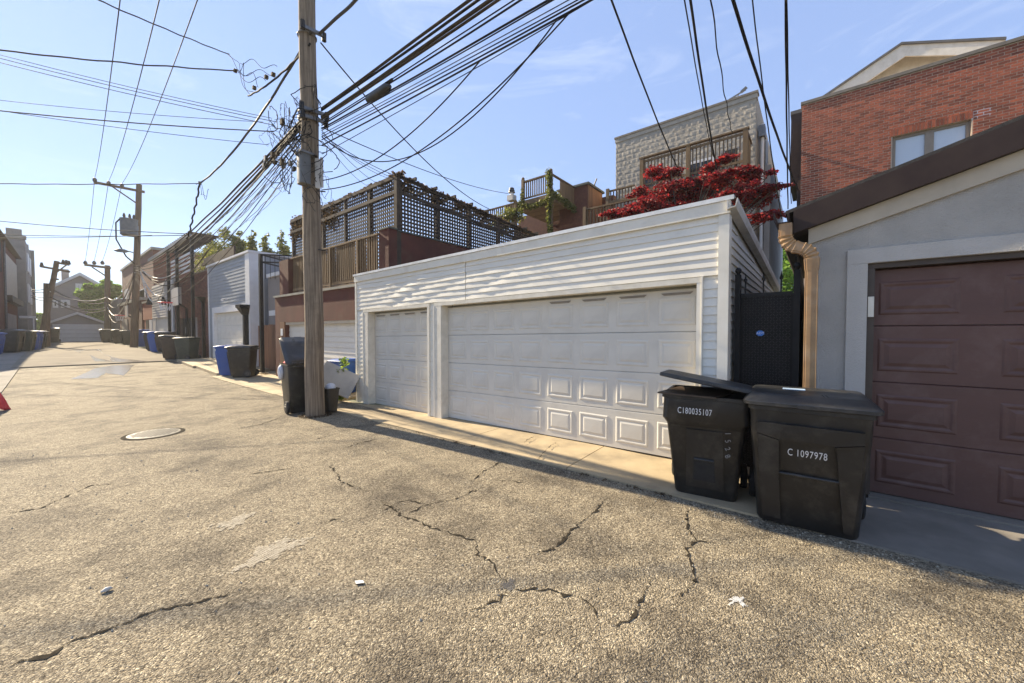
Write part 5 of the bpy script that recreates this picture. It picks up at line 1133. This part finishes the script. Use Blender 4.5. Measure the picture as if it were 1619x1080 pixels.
# manhole with punched holes
mc = PZ(244, 686); mh = thing('sewer_cover', 'round pale iron sewer cover with rows of holes set in the asphalt', 'manhole cover', (mc[0], mc[1], .004))
x, y = mc[0], mc[1]; RR = .33
MB().loft([[(x + r * math.cos(a), y + r * math.sin(a), z) for a in np.linspace(0, 2 * math.pi, 49)[:-1]] for r, z in ((RR, -.02), (RR, .010), (RR - .012, .014))]).build('cover', MT['iron'], mh, 40)
MB().loft([[(x + r * math.cos(a), y + r * math.sin(a), z) for a in np.linspace(0, 2 * math.pi, 49)[:-1]] for r, z in ((RR + .07, -.02), (RR + .06, .0045), (RR + .004, .006), (RR + .004, -.02))], True, False).build('rim', MT['crack'], mh)
hm = MB()
for i in range(-5, 6):
    for j in range(-5, 6):
        if math.hypot(i, j) < 5.4:
            cx_, cy_ = x + i * .052 + (.026 if j % 2 else 0), y + j * .05
            hm.add([(cx_ + .017 * math.cos(a), cy_ + .017 * math.sin(a), .0185) for a in np.linspace(0, 2 * math.pi, 9)[:-1]], [tuple(range(8))])
stuff(hm.build('hole', MT['hole'], mh))
# red flag at the left edge
rf_ = thing('red_flag', 'red plastic flag hanging from a black bag at the left edge', 'flag', (-.62, 13.6, .01))
MB().tube([(-1.6, 13.3, 0), (-1.5, 13.35, .55), (-1.1, 13.45, .72), (-.75, 13.6, .62), (-.58, 13.65, .50)], [.10, .16, .17, .15, .06], 10).build('black_bag', MT['bin_black'], rf_, 60)
m = MB(); v = []
for i in range(9):
    t_ = i / 8; xx, zz = -.66 + .22 * t_, .50 - .50 * t_
    for k in range(5): v.append((xx + (k - 2) * .055 * (1 - .35 * t_) , 13.6 + .03 * math.sin(k * 1.9 + i), zz + .02 * math.sin(i + k)))
m.add(v, [(i*5+k, i*5+k+1, i*5+k+6, i*5+k+5) for i in range(8) for k in range(4)]); fo = m.build('flag', MT['red_flag'], rf_, 60); fo.modifiers.new('thickness', 'SOLIDIFY').thickness = .004

# ================================================================== UTILITY POLES
def pole(label, base, top, r0, r1, m):
    t = thing('utility_pole', label, 'utility pole', tuple(base)); b, tp = Vector(base), Vector(top); N = 14
    MB().tube([b.lerp(tp, i / N) + Vector((random.gauss(0, .006), random.gauss(0, .006), 0)) for i in range(N + 1)], [r0 + (r1 - r0) * i / N for i in range(N + 1)], 20).build('shaft', MT[m], t, 60); return t
P1 = (3.47, 7.83)
np_ = pole('weathered grey wooden utility pole in front of the white garage', (*P1, 0), (P1[0] - .05, P1[1] + .10, 11.8), .178, .135, 'pole_wood')
def pz(py_): return zx(495, py_, P1[0])
for py_ in (54, 178, 190): z = pz(py_); MB().tube([(P1[0] - .04 + .165 * math.cos(a), P1[1] + .06 + .165 * math.sin(a), z) for a in np.linspace(0, 2 * math.pi, 25)], .014, 6).build('band', MT['steel'], np_, 60)
for z, L in ((pz(52), .42), (pz(180), .5), (pz(192), .46)):
    MB().bar((P1[0] - L * .5, P1[1] - .13, z), (P1[0] + L * .5, P1[1] - .13, z + .05), .05, .06).build('bracket', MT['steel'], np_)
    for s in (-1, 1): MB().tube([(P1[0] + s * L * .48, P1[1] - .13, z - .05), (P1[0] + s * L * .48, P1[1] - .13, z + .10)], .045, 8).build('clamp', MT['black_metal'], np_)
z = pz(298); MB().loft([[(P1[0] - .20 + a, P1[1] - .10 + b, z + c) for a, b, c in rrect(.22, .20, .05, h_)] for h_ in (0, .03, .52, .56)]).build('terminal_box', MT['grey_can'], np_, 40)
MB().box((P1[0] - .32, P1[1] - .24, z + .56), (P1[0] - .06, P1[1] + .02, z + .60)).build('terminal_lid', MT['steel'], np_)
MB().box((P1[0] - .03, P1[1] - .192, z - .03), (P1[0] + .07, P1[1] - .165, z + .55)).box((P1[0] + .085, P1[1] - .185, z + .02), (P1[0] + .13, P1[1] - .15, z + .6)).build('conduit_cover', MT['slab_white'], np_)
for z in (3.3, 4.45): MB().bar((P1[0] + .02, P1[1] - .16, z), (P1[0] + .16, P1[1] - .20, z + .01), .02, .02).build('step_bolt', MT['black_metal'], np_)
# loose loops of wire round the pole
for k in range(46):
    m = MB(); c = Vector((P1[0] - random.uniform(-.05, .25), P1[1] + random.uniform(-.2, 1.8), random.uniform(4.9, 6.3))); 
    if k < 12: c = Vector((P1[0] + random.uniform(-.2, .2), P1[1] - .18, random.uniform(4.2, 6.2)))
    rr = random.uniform(.10, .34); a0 = random.uniform(0, 6); pts = []; ax = Vector((random.gauss(0, 1), random.gauss(0, 1), 0)).normalized(); wob = random.uniform(1, 3)
    for i in range(22): a = a0 + i / 21 * random.uniform(4.5, 6.5); pts.append(c + ax * rr * math.cos(a) * (1 + .3 * math.sin(wob * a)) + Vector((0, 0, 1)) * rr * 1.1 * math.sin(a) + Vector((random.gauss(0, .012), random.gauss(0, .012), random.gauss(0, .012))))
    m.tube(pts, random.choice([.004, .006, .008]), 5); m.build('loose_wire', MT[random.choice(['cable', 'cable', 'cable_grey', 'cable_brown'])], np_, 60)
for k in range(12):
    c = (P1[0] - .05 - random.uniform(0, .1), P1[1] + random.uniform(.1, 2.2)); zz = random.uniform(5.0, 6.1)
    MB().box((c[0] - .03, c[1] - .05, zz), (c[0] + .03, c[1] + .05, zz + random.uniform(.06, .14))).build('splice', MT[random.choice(['bin_black', 'cable_brown', 'grey_can'])], np_)

b2 = PG(212, 550); t2 = PX(220, 292, b2[0] + .0); t2 = PY(220, 292, b2[1])
p2 = pole('brown utility pole with transformer and long crossarm, second along the alley', b2, t2, .24, .17, 'pole_dark')
def on2(py_): k = (py_ - 550) / (292 - 550); return b2 * (1 - k) + t2 * k
a_end = PY(148, 288, b2[1]); a_in = on2(303)
MB().bar(tuple(a_end), tuple(a_in + np.array([.3, -.22, 0])), .14, .16).build('crossarm', MT['pole_dark'], p2)
MB().bar(tuple(a_end * .65 + a_in * .35 + np.array([0, -.1, 0])), tuple(on2(325) + np.array([0, -.2, 0])), .08, .08).build('brace', MT['pole_dark'], p2)
ins2 = []
for px_, py_ in ((150, 288), (172, 293), (193, 297)):
    q = PY(px_, py_ + 1, b2[1] - .1); ins2.append(q); MB().tube([tuple(q), tuple(q + np.array([0, 0, .12])), tuple(q + np.array([0, 0, .3])), tuple(q + np.array([0, 0, .36]))], [.06, .12, .11, .04], 8).build('insulator', MT['bin_brown'], p2, 50)
tq = PY(204, 360, b2[1] - .5); x, y, z = tq
MB().loft([[(x + r * math.cos(a), y + r * math.sin(a), z + h_) for a in np.linspace(0, 2 * math.pi, 21)[:-1]] for r, h_ in ((.40, -.62), (.5, -.55), (.5, .55), (.52, .56), (.52, .64), (.25, .70))]).build('transformer', MT['grey_can'], p2, 40)
for a in (-.25, .05, .28): MB().tube([(x + a, y, z + .7), (x + a, y, z + .82), (x + a, y, z + .95), (x + a, y, z + 1.05)], [.05, .09, .07, .03], 8).build('bushing', MT['bin_brown'], p2)
MB().bar((x + .45, y, z), tuple(on2(360)), .12, .3).build('hanger', MT['steel'], p2)
MB().tube([(x - .45, y, z + .6), (x - .7, y - .1, z + .2), (x - .7, y, z - 1.0), (x - .2, y, z - 2.2), tuple(on2(420))], .05, 6).build('loop_cable', MT['cable'], p2, 60)
la = on2(402); le = PY(192, 397, b2[1] - .6); MB().tube([tuple(la), tuple(la * .5 + le * .5 + np.array([0, 0, .1])), tuple(le)], .04, 6).build('lamp_arm', MT['steel'], p2, 60)
MB().loft([[(le[0] + a, le[1] + b, le[2] + c) for a, b, c in rrect(.3, l_, .1, h_)] for l_, h_ in ((.5, -.08), (.8, 0), (.8, .05), (.4, .14))]).build('lamp_head', MT['grey_can'], p2, 40)
b3 = PG(170, 541); t3 = PY(170, 420, b3[1])
p3 = pole('dark utility pole with crossarm beside the far garage, third along the alley', b3, t3, .30, .24, 'pole_dark')
ae3 = PY(133, 419, b3[1]); ai3 = PY(171, 424, b3[1]); MB().bar(tuple(ae3 + np.array([0, -.28, 0])), tuple(ai3 + np.array([.2, -.28, 0])), .22, .24).build('crossarm', MT['pole_dark'], p3); MB().bar(tuple(PY(145, 422, b3[1] - .2)), tuple(PY(168, 437, b3[1] - .2)), .12, .12).build('brace', MT['pole_dark'], p3)
ins3 = [PY(px_, 418.5, b3[1] - .28) for px_ in (135, 149, 162)]
for q in ins3: MB().tube([tuple(q), tuple(q + np.array([0, 0, .2])), tuple(q + np.array([0, 0, .45]))], [.1, .2, .08], 8).build('insulator', MT['bin_brown'], p3)
b4 = PG(63, 549.5); t4 = PY(90, 413, b4[1])
p4 = pole('leaning brown utility pole on the left side near the far end', b4, t4, .20, .15, 'pole_dark')
stp = PY(74, 448, b4[1] + .3); MB().tube([(stp[0] - .1, b4[1] + .5, .45), tuple(stp)], [.2, .18], 12).build('stub_pole', MT['pole_dark'], p4, 60)
for (pa, pb, w_) in (((63, 421), (111, 430), .14), ((88, 415), (110, 419), .14), ((80, 440), (93, 442), .12)):
    MB().bar(tuple(PY(*pa, b4[1] - .25)), tuple(PY(*pb, b4[1] - .25)), w_, w_).build('crossarm', MT['pole_dark'], p4)
MB().bar(tuple(PY(105, 419, b4[1] - .3)), tuple(PY(88, 432, b4[1] - .3)), .09, .09).build('brace', MT['pole_dark'], p4)
for px_, py_ in ((100, 416.5), (105, 417), (109, 418), (66, 421)): q = PY(px_, py_, b4[1] - .25); MB().tube([tuple(q), tuple(q + np.array([0, 0, .3]))], [.12, .06], 8).build('insulator', MT['bin_brown'], p4)

# ================================================================== OVERHEAD CABLES
wires = 0
def wire(label, a, b, sag=.3, r=.012, m='cable', n=26, group=None, wob=0.):
    a = np.array(a, float); b = np.array(b, float); pts = []
    ph = random.uniform(0, 6)
    for i in range(n + 1):
        t = i / n; p = a * (1 - t) + b * t; p = p - np.array([0, 0, sag * 4 * t * (1 - t)])
        if wob: p = p + np.array([math.sin(t * 40 + ph), math.cos(t * 33 + ph), math.sin(t * 51 + ph)]) * wob
        pts.append(tuple(p))
    o = MB().tube(pts, r, 6).build('cable', MT[m], None, 60, recalc=False)
    tag(o, label, 'cable', group); return o
def through(p, q, k): p = np.array(p, float); q = np.array(q, float); return p + (q - p) * k
# spans from the near pole back over the camera side
A = lambda py_, dx=0.: np.array([P1[0] + dx, P1[1] - .16, pz(py_)])
G1 = 'cable spans running from the near pole over the alley to the upper right'
for i, (py_, xt, X_, r, m_) in enumerate([(170, 742, 3.62, .034, 'cable_brown'), (173, 757, 3.62, .030, 'cable'), (184, 775, 3.66, .040, 'cable_brown'), (187, 787, 3.66, .030, 'cable_brown'), (194, 812, 3.66, .014, 'cable'), (197, 824, 3.70, .020, 'cable'), (202, 868, 3.72, .022, 'cable'), (205, 876, 3.74, .014, 'cable'), (211, 898, 3.76, .010, 'cable_grey'), (215, 912, 3.78, .012, 'cable'), (220, 924, 3.78, .016, 'cable'), (229, 934, 3.80, .020, 'cable'), (243, 938, 3.84, .010, 'cable')]):
    a = A(py_, .12); q = PX(xt, 0, X_); k_ = 5.5; e = through(a, q, k_); sg = .30 + .02 * i; t0 = 1 / k_
    e[2] = a[2] + (q[2] - a[2] + 4 * sg * t0 * (1 - t0)) / t0
    wire('%s overhead cable from the near pole to the upper right, %s of its fan' % ('thick' if r > .026 else 'thin', ['topmost', 'second', 'third', 'fourth', 'fifth', 'sixth', 'seventh', 'eighth', 'ninth', 'tenth', 'eleventh', 'twelfth', 'lowest'][i]), a, e, sg, r * .6, m_, 60, G1, .003)
spl = PX(598, 148, 3.62); d_ = (PX(640, 122, 3.62) - PX(560, 172, 3.62)); d_ /= np.linalg.norm(d_)
sb2 = thing('splice_case', 'black splice case hanging from the cables right of the near pole', 'splice case', tuple(spl))
MB().tube([tuple(spl - d_ * .34), tuple(spl - d_ * .30), tuple(spl - d_ * .12), tuple(spl + d_ * .25), tuple(spl + d_ * .34)], [.03, .06, .075, .07, .03], 10).build('case', MT['bin_black'], sb2, 50)
MB().tube([tuple(spl + np.array([0, 0, .075]) - d_ * .36), tuple(spl + np.array([0, 0, .09]) + d_ * .4)], .018, 6).build('hanger_wire', MT['cable'], sb2)
# spans to the second pole
B = lambda py_: on2(py_) + np.array([-.1, -.2, 0])
G2 = 'cable spans between the near pole and the second pole'
for i, (py_, pb, sag, r, m_) in enumerate([(182, 422, .75, .034, 'cable'), (186, 424, .95, .026, 'cable_brown'), (190, 426, 1.15, .040, 'cable'), (194, 428, 1.30, .022, 'cable_grey'), (200, 430, 1.7, .016, 'cable'), (206, 434, 2.1, .012, 'cable'), (216, 438, 2.5, .014, 'cable'), (230, 440, 2.9, .012, 'cable_brown')]):
    wire('%s cable from the near pole down the alley, %s of its bundle' % ('thick' if r > .024 else 'thin', ['top', 'second', 'third', 'fourth', 'fifth', 'sixth', 'seventh', 'lowest'][i]), A(py_, -.08) + np.array([0, .3, 0]), B(pb), sag * .8, r * .7, m_, 50, G2, .006)
up = A(54, -.05); nod = PX(316, 290, 3.25)
wire('cable sloping from the top bracket of the near pole to the lower cable knot', up, nod, .35, .022, 'cable_grey', 30, None, .004)
wire('second cable from the top bracket of the near pole, twisted', A(75, -.08), PX(392, 152, 3.3), .12, .018, 'cable', 30, None, .005)
wire('short twisted cable below the lower cable knot, left of the near pole', nod, PX(296, 378, 3.35), .1, .024, 'cable', 24, None, .02)
wire('cable rising from the top bracket of the near pole to the upper right', A(50, .1), through(A(50, .1), PX(552, 0, 3.6), 6), .2, .026, 'cable_grey', 40, None, .006)
G3 = 'thin loose wires hanging along the bundle left of the near pole'
for k in range(11):
    e_ = PX(random.uniform(285, 420), 0, 3.6); t_ = random.uniform(.12, .6); b_ = through(A(188 + 5 * k, -.1), B(430), t_); b_[2] -= random.uniform(.1, .7) + 3.2 * t_ * (1 - t_) * .62
    wire('thin loose wire drooping left of the near pole, number %s from the top' % ['one', 'two', 'three', 'four', 'five', 'six', 'seven', 'eight', 'nine', 'ten', 'eleven'][k], A(186 + 6 * k, -.12), b_, random.uniform(.05, .45), random.choice([.004, .006]), random.choice(['cable', 'cable_grey']), 26, G3, .012)
# drops crossing the alley to the left
kn = PX(375, 112, 3.25)
for k, (s_, e_) in enumerate([((362, 86), (420, 128)), ((375, 112), (408, 138)), ((372, 110), (432, 118)), ((360, 86), (400, 145)), ((376, 113), (395, 150)), ((380, 100), (438, 105)), ((318, 290), (330, 300)), ((310, 292), (326, 310))]):
    a, b = PX(*s_, 3.25), PX(*e_, 3.35); m = MB(); pts = []; u1, u2 = random.uniform(-.35, .35), random.uniform(-.3, .3)
    for i in range(21): t = i / 20; pts.append(a * (1 - t) + b * t + np.array([0, u2 * math.sin(3.1 * t * 2), u1 * math.sin(math.pi * t) + .08 * math.sin(9 * t + k)]) * (t * (1 - t) * 4) ** .5)
    m.tube(pts, .006, 5); m.build('loose_wire', MT['cable'], np_, 60)
for px_, py_ in ((421, 122), (402, 139), (372, 112), (316, 289), (432, 118)):
    c = PX(px_, py_, 3.33); MB().box(c - .035, c + .035).build('splice', MT['cable_brown'], np_)
def left(label, s, px_, py_, Y0, r=.008, m='cable_grey', sag=.15, wob=.0): q = PY(px_, py_, Y0); wire(label, s, through(s, q, 1.7), sag, r, m, 34, None, wob)
left('brown twisted drop cable crossing the sky to the left edge from the pole knot', kn, 0, 70, 12.5, .016, 'cable_brown', .12, .008)
left('drop cable rising left from the pole knot to the top of the picture', PX(362, 86, 3.2), 165, 0, 9.5, .012, 'cable_brown', .05, .006)
for i, (s, py_, Y0, r, m_) in enumerate([((438, 193), 83, 13, .007, 'cable_grey'), ((434, 198), 90, 13.3, .007, 'cable_grey'), ((430, 187), 78, 13.6, .006, 'cable_grey'), ((416, 193), 150, 14, .006, 'cable_grey'), ((432, 208), 166, 13, .012, 'cable_brown'), ((425, 229), 166, 13.2, .006, 'cable')]):
    left('thin wire crossing the upper left sky from the near pole, %s of six' % ['first', 'second', 'third', 'fourth', 'fifth', 'sixth'][i], PX(*s, 3.3), 0, py_, Y0, r, m_, .12)
left('level wire crossing the left sky at the height of the far crossarm', nod, 0, 287, 17, .012, 'cable', .06, .006)
for i, (s, py_, Y0) in enumerate([((300, 370), 344, 26), ((298, 372), 366, 30), ((240, 372), 372, 40)]):
    left('low thin wire above the left rooftops, %s of three' % ['upper', 'middle', 'lower'][i], PX(*s, 3.6), 0, py_, Y0, .014, 'cable', .15)
# three bare primaries over the alley
for i, (px_, q) in enumerate(zip((182, 238, 293), ins2)):
    m_ = PY(px_, 0, 13.5 - i * .3); a = q + np.array([0, 0, .36])
    wire('bare power line running overhead from the far crossarm, %s of three' % ['left', 'middle', 'right'][i], a, through(a, m_, 2.0) + np.array([0, 0, 1.6]), 1.6, .012, 'cable', 40, 'bare power lines over the alley')
    wire('bare power line between the second and third pole, %s of three' % ['left', 'middle', 'right'][i], a, ins3[i] + np.array([0, 0, .45]), .5, .016, 'cable', 20, 'bare power lines between the far poles')
for i, (pb, p3y) in enumerate([(424, 470), (428, 478), (432, 486), (436, 492)]):
    wire('pale sagging cable between the second and third pole, %s of four' % ['top', 'second', 'third', 'lowest'][i], B(pb), PY(170, p3y, b3[1] - .3), 1.2 + .4 * i, .035, 'slab_white' if i % 2 == 0 else 'cable_grey', 26, 'cables between the second and third pole')
for i, (pb, p3y) in enumerate([(455, 478), (461, 470), (470, 486), (476, 490)]):
    wire('cable from the leaning pole across the far house, %s of four' % ['top', 'second', 'third', 'lowest'][i], PY(78 + i, pb, b4[1] - .25), PY(168, p3y, b3[1] - .3), .6, .04, ['cable_grey', 'slab_white', 'cable', 'cable_grey'][i], 20, 'cables crossing in front of the far house')
    wire('cable from the leaning pole to the left buildings, %s of four' % ['top', 'second', 'third', 'lowest'][i], PY(78, pb, b4[1] - .25), PY(50, pb + 3 - 3 * i, 52), .1, .03, 'cable_grey', 10, 'cables from the leaning pole to the left')
# pale drops looping from the second pole to the right facades
for i, (pa, pe) in enumerate([((214, 425), (276, 432)), ((214, 428), (300, 420)), ((213, 432), (276, 448)), ((212, 424), (330, 395)), ((214, 430), (262, 442))]):
    wire('pale slack drop from the second pole to the right facades, %s of five' % ['first', 'second', 'third', 'fourth', 'fifth'][i], on2(pa[1]) + np.array([.2, -.2, 0]), PX(*pe, QX - .35), .5 + .35 * i, .03, ['slab_white', 'cable_grey', 'slab_white', 'cable_brown', 'slab_white'][i], 26, 'slack drops at the second pole')
# drops to the houses on the right of the pole
R0 = [('drop wire from the near pole to the birdhouse post', 200, PX(803, 306, 13.2), .2, .010), ('thick drop from the near pole down behind the lattice', 64, PX(782, 334, 12.6), .5, .014),
      ('drop wire from the near pole to the lattice corner, first of four', 205, PX(600, 292, 6.4), .12, .006), ('drop wire from the near pole to the lattice corner, second of four', 208, PX(622, 284, 6.6), .15, .006), ('drop wire from the near pole to the lattice top, third of four', 212, PX(668, 290, 7.0), .15, .008), ('drop wire from the near pole to the lattice top, fourth of four', 216, PX(700, 305, 7.4), .2, .006),
      ('wire from the near pole to the lattice, left of its corner', 214, PX(585, 296, 6.3), .15, .005), ('slack thin wire arching from the near pole to the upper right cables', 215, PX(880, 32, 4.0), 1.0, .009), ('thin wire from the low terminal to the upper right cables', 285, PX(760, 95, 4.1), .35, .010), ('second thin wire from the low terminal to the upper right cables', 300, PX(905, 15, 4.3), .5, .010)]
for lb_, py_, e, sg, r in R0: wire(lb_, A(py_, .12), e, sg, r, 'cable', 36)
# drops in front of the stone building and the brick house
for lb_, s, e, r in [('service drop ending at the left part of the wooden balcony', (968, 0), PX(1084, 292, 14.1), .022), ('service drop ending at the middle of the balcony', (1083, 0), PX(1128, 248, 14.1), .014), ('thicker service drop ending in the maple foliage', (1092, 0), PX(1136, 282, 13.8), .026), ('kinked thin drop ending at the right part of the balcony', (1124, 0), PX(1158, 212, 14.1), .014),
                     ('thick drop crossing to the left corner of the brick house', (1160, 0), PX(1262, 300, 15.9), .030), ('thin drop ending at the stucco garage gutter', (1190, 0), PX(1236, 346, 9.0), .012), ('straight dark drop beside the brick house corner, left of a pair', (1242, 0), PX(1246, 330, 11.0), .018), ('straight dark drop beside the brick house corner, right of a pair', (1244, 0), PX(1251, 322, 11.5), .013)]:
    q = PX(*s, 5.6); wire(lb_, through(e, q, 1.22) + np.array([0, 0, .12]), e, .22, r * .72, 'cable', 30, None, .012 if 'kinked' in lb_ else .002)

# ================================================================== AIR: faint haze volume, added to imitate veiling lens flare
hz = MB().box((-70, -45, -1.2), (75, 150, 24.5)).build('glare', None); hz['kind'] = 'stuff'; hz['label'] = 'faint warm haze added to stand in for lens flare'
hm_ = bpy.data.materials.new('glare'); hm_.use_nodes = True; t_ = hm_.node_tree; t_.nodes.clear(); ho = t_.nodes.new('ShaderNodeOutputMaterial'); pv = t_.nodes.new('ShaderNodeVolumePrincipled')
pv.inputs['Color'].default_value = (.95, .94, .92, 1); pv.inputs['Density'].default_value = .0007; pv.inputs['Anisotropy'].default_value = .35
t_.links.new(pv.outputs[0], ho.inputs['Volume']); hz.data.materials.append(hm_)

# loose grit on the asphalt
gr_ = MB()
for k in range(900):
    if k < 380: y_ = random.uniform(-.8, 8.5); x_ = 4.0 - .019 * y_ - abs(random.gauss(0, .10)); 
    else: x_, y_ = random.uniform(-.3, 4.0), random.uniform(.6, 9)
    r = random.uniform(.003, .009) * (1.5 if random.random() < .05 else 1); a = random.uniform(0, 6)
    gr_.add([(x_ + r * math.cos(a + q * 1.571) * random.uniform(.7, 1.3), y_ + r * math.sin(a + q * 1.571) * random.uniform(.7, 1.3), .002) for q in range(4)] + [(x_ + random.uniform(-.3, .3) * r, y_, .004 + r * random.uniform(.6, 1.1))], [(0, 1, 4), (1, 2, 4), (2, 3, 4), (3, 0, 4)])
gro = stuff(gr_.build('loose_grit', MT['mortar_patch'], None, recalc=False)); gro['label'] = 'loose grit and pebbles scattered over the asphalt'; gro['category'] = 'grit'
